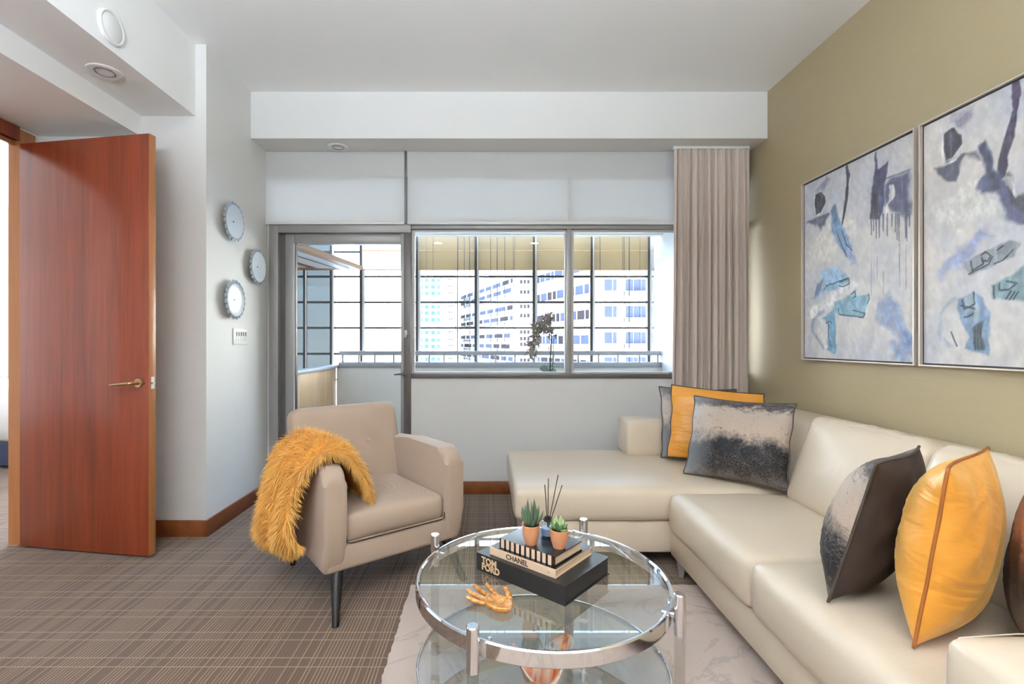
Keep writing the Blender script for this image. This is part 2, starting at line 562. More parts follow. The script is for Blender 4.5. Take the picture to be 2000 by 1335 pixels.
def boxes(name, bl, mat, parent=None, bev=0.0, **k):
    bm = bmesh.new()
    for b in bl: bm_box(bm, *b, bev=bev, seg=1)
    return from_bm(name, bm, mat, parent, auto=(40 if bev > 0 else None), **k)

def bm_cyl(bm, p0, p1, r0, r1=None, seg=20, caps=True):
    p0, p1 = Vector(p0), Vector(p1)
    r1 = r0 if r1 is None else r1
    d = (p1 - p0); L = d.length
    q = Vector((0, 0, 1)).rotation_difference(d.normalized()).to_matrix().to_4x4()
    m = Matrix.Translation((p0 + p1) / 2) @ q
    bmesh.ops.create_cone(bm, cap_ends=caps, cap_tris=False, segments=seg, radius1=r0, radius2=r1, depth=L, matrix=m)

def cyl(name, p0, p1, r0, mat, parent=None, r1=None, seg=24, **k):
    bm = bmesh.new()
    bm_cyl(bm, p0, p1, r0, r1, seg)
    return from_bm(name, bm, mat, parent, auto=40, **k)

def lathe(name, prof, mat, parent=None, seg=32, center=(0, 0, 0), closed=False, axis=None, auto=35, **k):
    """prof: list of (r, z); axis: optional 3x3 matrix"""
    v, f = [], []
    n = len(prof)
    for i in range(seg):
        a = 2 * PI * i / seg
        for r, z in prof:
            p = Vector((r * math.cos(a), r * math.sin(a), z))
            if axis is not None: p = axis @ p
            v.append(p + Vector(center))
    m = n if closed else n - 1
    for i in range(seg):
        j = (i + 1) % seg
        for q in range(m):
            q2 = (q + 1) % n
            f.append((i * n + q, j * n + q, j * n + q2, i * n + q2))
    bm = bmesh.new()
    vs = [bm.verts.new(p) for p in v]
    for q in f: bm.faces.new([vs[i] for i in q])
    bmesh.ops.remove_doubles(bm, verts=bm.verts, dist=1e-6)
    return from_bm(name, bm, mat, parent, auto=auto, **k)

def tube_bm(bm, pts, rad, seg=8, closed=False):
    pts = [Vector(p) for p in pts]
    n = len(pts)
    rads = rad if isinstance(rad, (list, tuple)) else [rad] * n
    rings = []
    up = None
    for i, p in enumerate(pts):
        if closed: d = pts[(i + 1) % n] - pts[i - 1]
        else: d = pts[min(i + 1, n - 1)] - pts[max(i - 1, 0)]
        d.normalize()
        if up is None:
            up = d.orthogonal().normalized()
        else:
            up = (up - d * up.dot(d)).normalized()
        sd = d.cross(up)
        rings.append([bm.verts.new(p + (up * math.cos(2 * PI * k / seg) + sd * math.sin(2 * PI * k / seg)) * rads[i]) for k in range(seg)])
    m = n if closed else n - 1
    for i in range(m):
        a, b = rings[i], rings[(i + 1) % n]
        for k in range(seg):
            bm.faces.new((a[k], a[(k + 1) % seg], b[(k + 1) % seg], b[k]))
    if not closed:
        bm.faces.new(rings[0][::-1]); bm.faces.new(rings[-1])

def tube(name, pts, rad, mat, parent=None, seg=8, closed=False, **k):
    bm = bmesh.new()
    tube_bm(bm, pts, rad, seg, closed)
    return from_bm(name, bm, mat, parent, smooth=True, **k)

def prism(name, prof, mat, parent=None, axes=None, bev=0.0, seg=3, auto=40, **k):
    """prof: polygon (a, b); axes: function (a, b, t) -> Vector, t in {0, 1}"""
    bm = bmesh.new()
    lo = [bm.verts.new(axes(a, b, 0)) for a, b in prof]
    hi = [bm.verts.new(axes(a, b, 1)) for a, b in prof]
    n = len(prof)
    f0 = bm.faces.new(lo); f1 = bm.faces.new(hi[::-1])
    for i in range(n):
        bm.faces.new((lo[i], hi[i], hi[(i + 1) % n], lo[(i + 1) % n]))
    if bev > 0:
        es = list(f0.edges) + list(f1.edges)
        bmesh.ops.bevel(bm, geom=es, offset=bev, segments=seg, profile=0.5, affect='EDGES')
    return from_bm(name, bm, mat, parent, auto=auto, **k)

def puffy_mesh(hx, hy, hz, r, n=(10, 10, 5), puff=(0, 0, 0.02), wr=0.0, seed=0):
    """rounded cushion block centred on 0: half sizes, edge radius, puff per axis; returns v, f"""
    verts, faces, idx = [], [], {}
    def key(p): return (round(p[0], 5), round(p[1], 5), round(p[2], 5))
    def add(p):
        k_ = key(p)
        if k_ not in idx:
            idx[k_] = len(verts); verts.append(p)
        return idx[k_]
    H = (hx, hy, hz)
    for ax in range(3):
        a, b = [(1, 2), (0, 2), (0, 1)][ax]
        for s in (-1, 1):
            for i in range(n[a]):
                for j in range(n[b]):
                    q = []
                    for di, dj in ((0, 0), (1, 0), (1, 1), (0, 1)):
                        p = [0, 0, 0]
                        p[ax] = s * H[ax]
                        # denser near the edges
                        ua = -math.cos(PI * (i + di) / n[a]); ub = -math.cos(PI * (j + dj) / n[b])
                        p[a] = ua * H[a]; p[b] = ub * H[b]
                        q.append(add(tuple(p)))
                    faces.append(q if s > 0 else q[::-1])
    out = []
    rs = np.random.RandomState(seed)
    ph = rs.rand(6) * 6.28
    for p in verts:
        c = [max(-(H[k] - r), min(H[k] - r, p[k])) for k in range(3)]
        d = Vector(p) - Vector(c)
        if d.length > 1e-9: d = d.normalized() * r
        o = Vector(c) + d
        u = [p[k] / H[k] for k in range(3)]
        for k in range(3):
            if puff[k]:
                a, b = [(1, 2), (0, 2), (0, 1)][k]
                o[k] += puff[k] * u[k] * (1 - u[a] ** 2) * (1 - u[b] ** 2) if abs(u[k]) > 0 else 0
        if wr:
            o.z += wr * u[2] * (math.sin(p[0] * 23 + ph[0]) * math.sin(p[1] * 17 + ph[1]) + 0.6 * math.sin(p[0] * 41 + p[1] * 29 + ph[2]))
        out.append(o)
    return out, faces

def puffy(name, b, r, mat, parent=None, n=(12, 12, 6), puff=(0, 0, 0.02), wr=0.0, seed=0, rot=None, **k):
    x0, x1, y0, y1, z0, z1 = b
    v, f = puffy_mesh((x1 - x0) / 2, (y1 - y0) / 2, (z1 - z0) / 2, r, n, puff, wr, seed)
    c = Vector(((x0 + x1) / 2, (y0 + y1) / 2, (z0 + z1) / 2))
    m = Matrix.Identity(3) if rot is None else Euler(rot).to_matrix()
    v = [m @ p + c for p in v]
    return from_py(name, v, f, mat, parent, recalc=True, smooth=True, **k)

def text_mesh(name, body, size, mat, parent, M, depth=0.0006, local=True, font_shear=0.0, align='LEFT', bold=0.0):
    cu = bpy.data.curves.new(name, 'FONT')
    cu.body = body; cu.size = size; cu.extrude = depth; cu.shear = font_shear
    cu.align_x = align; cu.offset = bold; cu.resolution_u = 3
    tmp = bpy.data.objects.new(name + '_curve', cu)
    COL.objects.link(tmp)
    dg = bpy.context.evaluated_depsgraph_get()
    me = bpy.data.meshes.new_from_object(tmp.evaluated_get(dg))
    bpy.data.objects.remove(tmp, do_unlink=True)
    bpy.data.curves.remove(cu)
    me.transform(M)
    return link_mesh(name, me, mat, parent, local=local)

# numpy value noise
def vnoise(x, y, seed=0):
    rs = np.random.RandomState(seed)
    tab = rs.rand(64, 64)
    xi = np.floor(x).astype(int); yi = np.floor(y).astype(int)
    xf = x - xi; yf = y - yi
    xf = xf * xf * (3 - 2 * xf); yf = yf * yf * (3 - 2 * yf)
    g = lambda a, b: tab[a % 64, b % 64]
    return (g(xi, yi) * (1 - xf) + g(xi + 1, yi) * xf) * (1 - yf) + (g(xi, yi + 1) * (1 - xf) + g(xi + 1, yi + 1) * xf) * yf
def fbm(x, y, seed=0, oct_=4):
    s = 0; a = 0.5; t = 0
    for i in range(oct_):
        s = s + a * vnoise(x * 2 ** i, y * 2 ** i, seed + i); t += a; a *= 0.5
    return s / t

# a pixel of the 2000x1335 frame gives a direction; the depth / height comes from what is touched
def at_y(px, py, y):
    return Vector(((px - VPX) * y / FPX, y, EYE + (VPY - py) * y / FPX))
def on_z(px, py, z):
    y = FPX * (EYE - z) / (py - VPY)
    return Vector(((px - VPX) * y / FPX, y, z))
def on_x(px, py, x):
    y = FPX * x / (px - VPX)
    return Vector((x, y, EYE + (VPY - py) * y / FPX))

# ------------------------------------------------------------------ room shell
XR, XL = 2.104, -1.763          # right and left wall faces
YW = 3.918                      # window wall face
YB = 3.061                      # wall beside the bedroom door
XD = -2.815                     # bedroom doorway wall
YREAR = -3.2
ZC, ZS = 3.093, 2.745           # ceiling, soffit
YS = 3.641                      # soffit face
ZBEAM, XBEAM, XBULK, ZLOW = 2.6416, -1.83, -2.171, 2.513
BY0, BY1 = 4.03, 5.65           # balcony
S = dict(kind='structure')

box('floor', (-6.6, 2.3, YREAR - 0.1, 6.4, -0.08, 0.0), 'carpet', label='brown striped carpet floor of the living room', **S)
# main ceiling, soffit, beam and lowered ceiling
box('ceiling', (XBEAM, XR + 0.1, YREAR - 0.1, YW + 0.15, ZC, ZC + 0.12), 'ceiling_paint', label='flat white main ceiling', **S)
box('ceiling_soffit', (XL - 0.02, XR, YS, YW + 0.11, ZS, ZC), 'white_paint', label='dropped white soffit above the window wall', **S)
box('ceiling_beam', (XBULK, XBEAM, YREAR, YB, ZBEAM, ZC + 0.12), 'ceiling_paint', label='white dropped beam along the left side of the ceiling', **S)
box('ceiling_lowered', (XD - 0.06, XBULK, YREAR, YB, ZLOW, ZC + 0.12), 'ceiling_paint', label='lowered white ceiling in front of the bedroom door', **S)
# walls
box('wall_right', (XR, XR + 0.1, YREAR - 0.1, 5.9, -0.02, ZC + 0.12), 'khaki', label='khaki textured wall behind the sofa', **S)
box('wall_rear', (XD - 0.06, XR, YREAR - 0.1, YREAR, 0, ZC + 0.12), 'rear_taupe', label='white wall at the near end of the room', **S)
bm = bmesh.new()
bm_box(bm, XD - 0.06, XL, YB, YW + 0.11, 0, ZC + 0.12)
from_bm('wall_left', bm, 'white_paint', label='white wall with plates left of the balcony door', **S)
OPY0, OPY1, OPZ = 1.99, 2.921, 2.429
boxes('wall_doorway', [(XD - 0.055, XD, YREAR, OPY0, 0, ZLOW), (XD - 0.055, XD, OPY1, YB, 0, ZLOW), (XD - 0.055, XD, OPY0, OPY1, OPZ, ZLOW)],
      'white_paint', label='white wall with the bedroom doorway', **S)
# bedroom shell
boxes('wall_bedroom', [(-6.5, -6.4, 0.6, 6.3, 0, 2.9), (-6.4, -5.7, 6.1, 6.2, 0, 2.9), (-3.4, XD - 0.06, 6.1, 6.2, 0, 2.9),
                       (-5.7, -3.4, 6.1, 6.2, 0, 0.7), (-5.7, -3.4, 6.1, 6.2, 2.4, 2.9), (-6.4, XD - 0.06, 0.5, 0.6, 0, 2.9),
                       (XD - 0.1, XD - 0.062, YB, 6.1, 0, 2.9)],
      'grey_white_paint', label='pale bedroom walls seen through the doorway', **S)
box('ceiling_bedroom', (-6.5, XD - 0.056, 0.5, 6.3, 2.9, 3.0), 'white_paint', label='white bedroom ceiling', **S)

# window wall: lintel, spandrel under the window, strip at the curtain side
DZ = lambda py: EYE + (VPY - py) * YW / FPX
DX = lambda px: (px - VPX) * YW / FPX
xA, xB, xC, xD_, xE = DX(527), DX(784), DX(803), DX(1107), DX(1116)
ZSILL0, ZSILL1, ZHEAD0, ZHEAD1 = DZ(738), DZ(729), DZ(447), DZ(437)
ZTR = 2.55
boxes('wall_window', [(XL, XR, YW, YW + 0.11, ZTR, ZS), (xC, XR, YW, YW + 0.11, 0, ZSILL0)], 'grey_white_paint',
      label='white wall around and under the window', **S)
# baseboards
box('baseboard_left', (XL, XL + 0.014, YB - 0.014, YW, 0, 0.103), 'trim_wood', bev=0.002, label='brown wood baseboard under the plates', **S)
box('baseboard_doorway', (XD, XL, YB - 0.014, YB, 0, 0.103), 'trim_wood', bev=0.002, label='brown wood baseboard beside the open door', **S)
box('baseboard_window', (xC, XR, YW - 0.014, YW, 0, 0.103), 'trim_wood', bev=0.002, label='brown wood baseboard under the window', **S)
box('baseboard_right', (XR - 0.014, XR, YREAR, YW - 0.014, 0, 0.103), 'trim_wood', bev=0.002, label='brown wood baseboard behind the sofa', **S)

# ---- window_1: two fixed panes + transom lights behind the shades
w1 = thing('window_1', 'wide two-pane window in a grey metal frame beside the balcony door', None, (DX(1100), YW + 0.055, ZSILL0), **S)
FY0, FY1 = YW - 0.004, YW + 0.07
box('frame_sill', (xC, XR, FY0 - 0.012, FY1, ZSILL0, ZSILL1), 'aluminium_dark', w1, bev=0.003)
box('frame_head', (xC, XR, FY0, FY1, ZHEAD0, ZHEAD1), 'aluminium', w1, bev=0.003)
box('mullion', (xD_, xE, FY0, FY1, ZSILL1, ZHEAD0), 'aluminium', w1, bev=0.003)
box('transom_mullion', (xD_, xE, FY0, FY1, ZHEAD1, ZTR), 'aluminium', w1)
box('transom_bar', (xC, XR, FY0 + 0.02, FY1, ZTR - 0.05, ZTR), 'aluminium_light', w1)
for a, b in ((xC, xD_), (xE, XR - 0.03)):
    # light inner bead and pane
    boxes('glazing_bead', [(a, a + 0.024, YW + 0.03, YW + 0.052, ZSILL1, ZHEAD0), (b - 0.012, b, YW + 0.03, YW + 0.052, ZSILL1, ZHEAD0),
                           (a + 0.024, b - 0.012, YW + 0.03, YW + 0.052, ZSILL1, ZSILL1 + 0.012), (a + 0.024, b - 0.012, YW + 0.03, YW + 0.052, ZHEAD0 - 0.022, ZHEAD0)],
          'aluminium_light', w1)
    box('pane', (a + 0.005, b - 0.005, YW + 0.036, YW + 0.044, ZSILL1 + 0.003, ZHEAD0 - 0.003), 'window_glass', w1)
    box('transom_pane', (a + 0.005, b - 0.005, YW + 0.036, YW + 0.044, ZHEAD1, ZTR - 0.05), 'window_glass', w1)

# ---- door_1: glazed balcony door
d1 = thing('door_1', 'glass balcony door in a grey metal frame behind the armchair', None, (DX(670), YW + 0.05, 0), **S)
xA2, xLeaf, xGl = DX(545), DX(556), DX(573)
box('outer_frame', (xA, xA2, YW - 0.02, YW + 0.09, 0, ZHEAD1), 'aluminium', d1, bev=0.003)
box('outer_frame_head', (xA2, xC, YW - 0.02, YW + 0.09, DZ(455), ZHEAD1), 'aluminium', d1, bev=0.003)
box('frame_post', (DX(789), xC, YW - 0.012, YW + 0.09, 0, ZHEAD0), 'aluminium_dark', d1, bev=0.003)
box('frame_rebate', (xA2, xLeaf, YW + 0.03, YW + 0.09, 0, DZ(455)), 'aluminium_dark', d1)
leaf = box('leaf_stile', (xLeaf, xGl, YW + 0.012, YW + 0.075, 0.02, DZ(456)), 'aluminium', d1, bev=0.003)
box('leaf_stile', (DX(783), DX(791), YW - 0.008, YW + 0.075, 0.02, DZ(456)), 'aluminium', d1, bev=0.002)
box('leaf_top_rail', (xGl, DX(784), YW + 0.012, YW + 0.075, DZ(475), DZ(456)), 'aluminium', d1, bev=0.003)
box('leaf_bottom_rail', (xGl, DX(784), YW + 0.012, YW + 0.075, 0.02, 0.14), 'aluminium', d1, bev=0.003)
box('glazing_bead', (xGl, xGl + 0.008, YW + 0.006, YW + 0.05, 0.14, DZ(475)), 'plastic_white', d1)
box('gasket', (xGl + 0.008, xGl + 0.014, YW + 0.012, YW + 0.05, 0.14, DZ(475)), 'mullion_dark', d1)
box('pane', (xGl + 0.002, DX(784) - 0.002, YW + 0.038, YW + 0.046, 0.14, DZ(475)), 'window_glass', d1)
box('transom_pane', (xA2, DX(790), YW + 0.038, YW + 0.046, ZHEAD1, ZTR - 0.05), 'window_glass', d1)
box('transom_bar', (xA, xC, FY0 + 0.02, FY1, ZTR - 0.05, ZTR), 'aluminium_light', d1)
box('transom_post', (DX(790), xC, FY0, FY1, ZHEAD1, ZTR), 'aluminium', d1)
box('wall_filler', (XL, xA, YW, YW + 0.09, 0, ZTR), 'grey_white_paint', d1)
hp = Vector((DX(791), YW - 0.012, DZ(729)))
h_ = cyl('handle_rose', hp, hp + Vector((0, -0.02, 0)), 0.018, 'aluminium_dark', d1)
bm = bmesh.new(); tube_bm(bm, [hp + Vector((0, -0.015, 0)), hp + Vector((0, -0.05, 0.0)), hp + Vector((-0.02, -0.056, 0.0)), hp + Vector((-0.075, -0.056, -0.004))], [0.009, 0.009, 0.009, 0.006], 10)
from_bm('lever', bm, 'aluminium_dark', h_, smooth=True)
lk = Vector((DX(793), YW - 0.012, DZ(652)))
box('lock_plate', (lk.x - 0.012, lk.x + 0.012, lk.y - 0.01, lk.y, lk.z - 0.03, lk.z + 0.03), 'plastic_white', d1, bev=0.004)
tube('lock_turn', [lk + Vector((-0.002, -0.01, 0.02)), lk + Vector((0.0, -0.028, 0.005)), lk + Vector((0.008, -0.03, -0.022))], 0.006, 'steel', d1)

# ---- door_2: bedroom door, open
frame = thing('door_2', 'open reddish brown wooden bedroom door with a lever handle', None, (XD, OPY1, 0), **S)
boxes('door_casing', [(XD - 0.058, XD + 0.017, OPY1 - 0.001, OPY1 + 0.10, 0, OPZ + 0.07)], 'frame_wood', frame, bev=0.003)
boxes('door_header', [(XD - 0.056, XD + 0.016, OPY0 - 0.06, OPY1, OPZ, ZLOW)], 'door_wood', frame, bev=0.003)
boxes('door_stop', [(XD - 0.03, XD - 0.015, OPY0, OPY1, OPZ - 0.028, OPZ)], 'frame_wood', frame)
boxes('near_casing', [(XD - 0.058, XD + 0.016, OPY0 - 0.06, OPY0, 0, OPZ)], 'frame_wood', frame, bev=0.003)
hinge = Vector((-2.770, 2.886, 0)); free = Vector((-1.904, 2.741, 0))
ddir = (free - hinge); dl = ddir.length; ang = math.atan2(ddir.y, ddir.x)
DM = Matrix.Translation(hinge) @ Matrix.Rotation(ang, 4, 'Z')
def dbox(name, b, mat, bev=0.0, parent=frame, **k):
    bm = bmesh.new(); bm_box(bm, *b, bev=bev); bm.transform(DM)
    return from_bm(name, bm, mat, parent, auto=40, **k)
leafp = dbox('leaf', (0, dl, 0.0, 0.046, 0.012, 2.398), 'door_wood', 0.003)
dbox('leaf_edge_band', (dl, dl + 0.004, 0.001, 0.045, 0.013, 2.397), 'frame_wood', 0.001)
hz = 0.99; hx = dl - 0.062
bm = bmesh.new(); bm_cyl(bm, (hx, 0.0, hz), (hx, -0.009, hz), 0.027, 0.025, 28); bm_cyl(bm, (hx, -0.009, hz), (hx, -0.05, hz), 0.010, 0.010, 16); bm.transform(DM)
hr = from_bm('handle_rose', bm, 'bronze_metal', leafp, auto=40, label='round bronze rose')
bm = bmesh.new(); tube_bm(bm, [(hx + 0.004, -0.048, hz + 0.002), (hx - 0.02, -0.056, hz), (hx - 0.07, -0.057, hz - 0.004), (hx - 0.135, -0.055, hz - 0.010)], [0.011, 0.010, 0.0075, 0.006], 12); bm.transform(DM)
from_bm('lever', bm, 'bronze_metal', leafp, smooth=True)
bm = bmesh.new(); bm_cyl(bm, (hx + 0.033, 0, hz), (hx + 0.033, -0.012, hz), 0.005, 0.004, 12); bm.transform(DM)
from_bm('lock_button', bm, 'bronze_metal', leafp, auto=40)
dbox('latch_plate', (dl + 0.004, dl + 0.006, 0.012, 0.034, hz + 0.004, hz + 0.034), 'steel', parent=leafp)
dbox('latch_plate', (dl + 0.004, dl + 0.006, 0.012, 0.034, hz - 0.034, hz - 0.008), 'steel', parent=leafp)
dbox('latch_bolt', (dl + 0.004, dl + 0.014, 0.016, 0.030, hz - 0.007, hz + 0.003), 'steel', 0.002)

# ---- roller shades over the transom lights
def shade(name, x0, x1, label):
    t = thing(name, label, 'roller shade', ((x0 + x1) / 2, YW - 0.03, ZHEAD1), group='roller shades above the window')
    box('shade_cloth', (x0, x1, YW - 0.032, YW - 0.030, ZHEAD1 + 0.008, ZS - 0.002), 'shade', t)
    box('hem_bar', (x0, x1, YW - 0.036, YW - 0.026, ZHEAD1 - 0.012, ZHEAD1 + 0.010), 'plastic_white', t, bev=0.003)
    return t
shade('roller_shade', DX(519), DX(791), 'white roller shade lowered above the balcony door')
shade('roller_shade', DX(797), XR - 0.06, 'long white roller shade lowered above the wide window')

tube('shade_gap_strip', [(DX(793.5), YW - 0.036, ZS - 0.002), (DX(793.5), YW - 0.036, 2.3), (DX(793.5), YW - 0.036, ZHEAD1 + 0.004)], 0.007, 'plastic_grey', None, 8,
     label='grey strip added as the dark gap between the two roller shades', cat='gap strip')  # added strip that draws the dark gap between the blinds
# ---- ceiling fittings
def downlight(c, r, label):
    t = thing('downlight', label, 'downlight', c, group='recessed ceiling lights')
    lathe('trim_ring', [(r, 0.0), (r, -0.006), (r * 0.86, -0.010), (r * 0.56, -0.004), (r * 0.54, 0.0)], 'plastic_white', t, 36, closed=True, local=True)
    lathe('lens', [(0.0001, -0.0025), (r * 0.5, -0.0025), (r * 0.52, -0.0005), (0.0001, -0.0004)], 'lamp_lens', t, 28, local=True)
    lathe('gimbal_ring', [(r * 0.55, -0.003), (r * 0.55, -0.007), (r * 0.52, -0.007), (r * 0.52, -0.003)], 'plastic_grey', t, 28, closed=True, local=True)
    return t
yy = FPX * (ZS - EYE) / (VPY - 287)
downlight(((660 - VPX) * yy / FPX, yy, ZS), 0.078, 'round recessed ceiling light in the soffit above the balcony door')
yy = FPX * (ZBEAM - EYE) / (VPY - 140)
downlight(((205 - VPX) * yy / FPX, yy, ZBEAM), 0.082, 'round recessed ceiling light under the left ceiling beam')
p = on_x(215, 54, XBEAM)
t = thing('wall_speaker', 'round white cover mounted high on the left ceiling beam', 'speaker cover', p)
axY = Matrix(((0, 0, 1), (0, 1, 0), (-1, 0, 0)))
lathe('rim', [(0.080, 0.0), (0.080, 0.010), (0.074, 0.016), (0.068, 0.014), (0.066, 0.0)], 'plastic_white', t, 36, closed=True, axis=axY, local=True)
lathe('cover', [(0.0001, 0.024), (0.03, 0.022), (0.052, 0.018), (0.067, 0.011), (0.067, 0.0), (0.0001, 0.0)], 'plastic_white', t, 36, axis=axY, local=True)

# unseen fill lamps added in the ceiling behind the camera (same fittings, switched on)
for i, (lx, ly) in enumerate(((-0.9, -1.2), (0.9, -1.2), (0.9, 0.15), (-0.9, 0.15))):
    downlight((lx, ly, ZC), 0.078, ('unseen ceiling light added for fill behind the camera on the left, far one', 'unseen ceiling light added for fill behind the camera on the right, far one',
              'unseen ceiling light added for fill above the near end of the sofa', 'unseen ceiling light added for fill above the carpet near the camera')[i])
    d = bpy.data.lights.new('downlight_fill', 'AREA'); d.shape = 'DISK'; d.size = 0.16; d.energy = 2.5; d.color = (1.0, 0.86, 0.70)
    o = bpy.data.objects.new('downlight_fill', d); o.location = (lx, ly, ZC - 0.02); COL.objects.link(o)

# ---- switch plate
p = on_x(468.5, 657, XL)
t = thing('switch_plate', 'white wall plate with a row of five switches under the plates', 'switch', p)
sp_ = box('plate', (p.x, p.x + 0.008, p.y - 0.10, p.y + 0.10, p.z - 0.058, p.z + 0.058), 'plastic_white', t, bev=0.003)
for k in range(5):
    yk = p.y - 0.062 + k * 0.031
    box('switch', (p.x + 0.006, p.x + 0.011, yk - 0.007, yk + 0.007, p.z - 0.03, p.z + 0.036), 'plastic_white', t, bev=0.002)
    box('switch_mark', (p.x + 0.0105, p.x + 0.0125, yk - 0.0045, yk + 0.0045, p.z + 0.004, p.z + 0.032), 'black_matte', t)

# ---- scalloped plates on the left wall
def plate(px, py, rad, label, seed):
    p = on_x(px, py, XL)
    t = thing('wall_plate', label, 'plate', p, group='scalloped plates on the left wall')
    # dished enamel disc standing off the wall
    lathe('dish', [(0.0001, 0.030), (rad * 0.55, 0.032), (rad * 0.78, 0.037), (rad * 0.86, 0.044), (rad * 0.86, 0.040), (rad * 0.55, 0.026), (0.0001, 0.024)],
          'plate_enamel', t, 48, axis=axY, local=True)
    n = 20
    v, f = [], []
    m = 8
    for i in range(n * m):
        a = 2 * PI * i / (n * m)
        sc = abs(math.sin(n * a / 2))
        for (rr, zz) in ((0.85, 0.040), (0.90, 0.042 + 0.005 * sc), (0.91 + 0.14 * sc ** 0.7, 0.038), (0.90 + 0.135 * sc ** 0.7, 0.034), (0.85, 0.036)):
            q = axY @ Vector((rad * rr * math.cos(a), rad * rr * math.sin(a), zz)); v.append(q)
    N = n * m
    for i in range(N):
        j = (i + 1) % N
        for k in range(5):
            f.append((i * 5 + k, j * 5 + k, j * 5 + (k + 1) % 5, i * 5 + (k + 1) % 5))
    from_py('scalloped_rim', v, f, 'plate_rim', t, recalc=True, auto=50, local=True)
    cyl('hanger', (0.0, 0, 0), (0.026, 0, 0), 0.02, 'steel', t, local=True)
    lathe('centre_pin', [(0.0001, 0.036), (0.004, 0.034), (0.005, 0.030)], 'black_matte', t, 12, axis=axY, local=True)
plate(447, 433, 0.132, 'topmost of the three scalloped white plates on the left wall', 1)
plate(495, 521, 0.130, 'scalloped white plate nearest the balcony door', 2)
plate(449, 585, 0.132, 'lowest of the three scalloped white plates, above the switches', 3)

# ---- curtain
def curtain(name, x0, x1, y, z0, z1, amp, nfold, mat, label, seed, flare=0.0):
    rs = np.random.RandomState(seed)
    nx, nz = 240, 14
    us = np.linspace(0, 1, nx)
    ph = np.cumsum(0.6 + 0.8 * rs.rand(nx)); ph = ph / ph[-1]
    fold = np.sin(ph * nfold * 2 * PI) + 0.35 * np.sin(ph * nfold * 4.7 * PI + 1.1)
    wid = 0.7 + 0.5 * vnoise(us * 9, us * 0 + 0.3, seed)
    v, f = [], []
    for sgn in (0, 1):
        for j in range(nz + 1):
            w = j / nz
            z = z1 + (z0 - z1) * w
            k_ = 0.55 + 0.45 * min(1, w * 2.5)
            for i in range(nx):
                xx = x0 + (x1 - x0) * us[i] - flare * w * (1 - us[i]) + 0.006 * math.sin(us[i] * 40 + w * 3)
                v.append((xx, y - amp * fold[i] * wid[i] * k_ + (0.0025 if sgn else 0), z))
    o2 = (nz + 1) * nx
    for j in range(nz):
        for i in range(nx - 1):
            a = j * nx + i
            f.append((a, a + 1, a + nx + 1, a + nx))
            f.append((o2 + a + 1, o2 + a, o2 + a + nx, o2 + a + nx + 1))
    for j in range(nz):
        for i in (0, nx - 1):
            a = j * nx + i; f.append((a, a + nx, o2 + a + nx, o2 + a) if i == 0 else (a + nx, a, o2 + a, o2 + a + nx))
    t = thing(name, label, 'curtain', ((x0 + x1) / 2, y, z0))
    from_py('curtain_panel', v, f, mat, t, smooth=True)
    box('curtain_track', (x0, x1, y - 0.012, y + 0.012, z1 - 0.001, z1 + 0.02), 'plastic_white', t)
    return t
curtain('curtain', (1316 - VPX) * 3.78 / FPX, 2.045, 3.79, 0.02, ZS - 0.022, 0.030, 11, 'curtain_cloth', 'beige pleated curtain drawn to the right of the window', 4, 0.03)

# ------------------------------------------------------------------ balcony and outside
box('floor_balcony', (-3.2, 2.3, YW + 0.11, BY1 + 0.2, -0.08, -0.005), 'balcony_floor', label='pale balcony floor', **S)
box('wall_balcony_right', (2.035, XR, YW + 0.11, BY1 + 0.3, -0.005, 2.9), 'render_white', label='white side wall on the right of the balcony', **S)
ZP = EYE - 44 * BY1 / FPX        # top of the balcony parapet
box('wall_parapet', (-1.74, 2.035, BY1, BY1 + 0.12, 0, ZP - 0.03), 'render_white', label='white balcony parapet below the railing', **S)
t = thing('balcony_side_panel', 'tan wooden side panel with a grey cap left of the balcony', 'side panel', (-1.76, 4.85, 0))
for a, b in ((BY0 + 0.02, 4.55), (4.553, 5.10), (5.103, BY1)):
    box('panel', (-1.80, -1.745, a, b, 0.0, ZP - 0.035), 'panel_wood', t, bev=0.002)
box('cap', (-1.83, -1.72, BY0 + 0.02, BY1 + 0.1, ZP - 0.035, ZP), 'rail_grey', t, bev=0.004)
box('ceiling_balcony', (-1.9, XR, YW + 0.11, BY1 + 0.05, 2.62, 2.72), 'render_white', label='white balcony ceiling', **S)
box('trim_1', (-1.62, 2.035, BY1 - 0.05, BY1 + 0.05, 2.457, 2.62), 'render_white', label='pale beam along the balcony edge', **S)

# railing on the parapet
BYZ = lambda py: EYE + (VPY - py) * BY1 / FPX
BXP = lambda px: (px - VPX) * BY1 / FPX
t = thing('balcony_railing', 'grey metal balcony railing on top of the white parapet', 'railing', (0.15, BY1 + 0.03, ZP - 0.03))
box('base_rail', (-1.715, 2.03, BY1 - 0.02, BY1 + 0.13, BYZ(717), BYZ(707)), 'rail_grey', t, bev=0.004)
box('top_rail', (-1.715, 2.03, BY1 + 0.0, BY1 + 0.07, BYZ(693.5), BYZ(685)), 'rail_grey', t, bev=0.004)
for px in (668, 700, 731, 768, 806, 838, 867, 894, 931, 968, 1006, 1044, 1082, 1130, 1170, 1208, 1250, 1286):
    x = BXP(px)
    box('baluster', (x - 0.009, x + 0.009, BY1 + 0.02, BY1 + 0.05, BYZ(707), BYZ(693)), 'rail_grey', t)

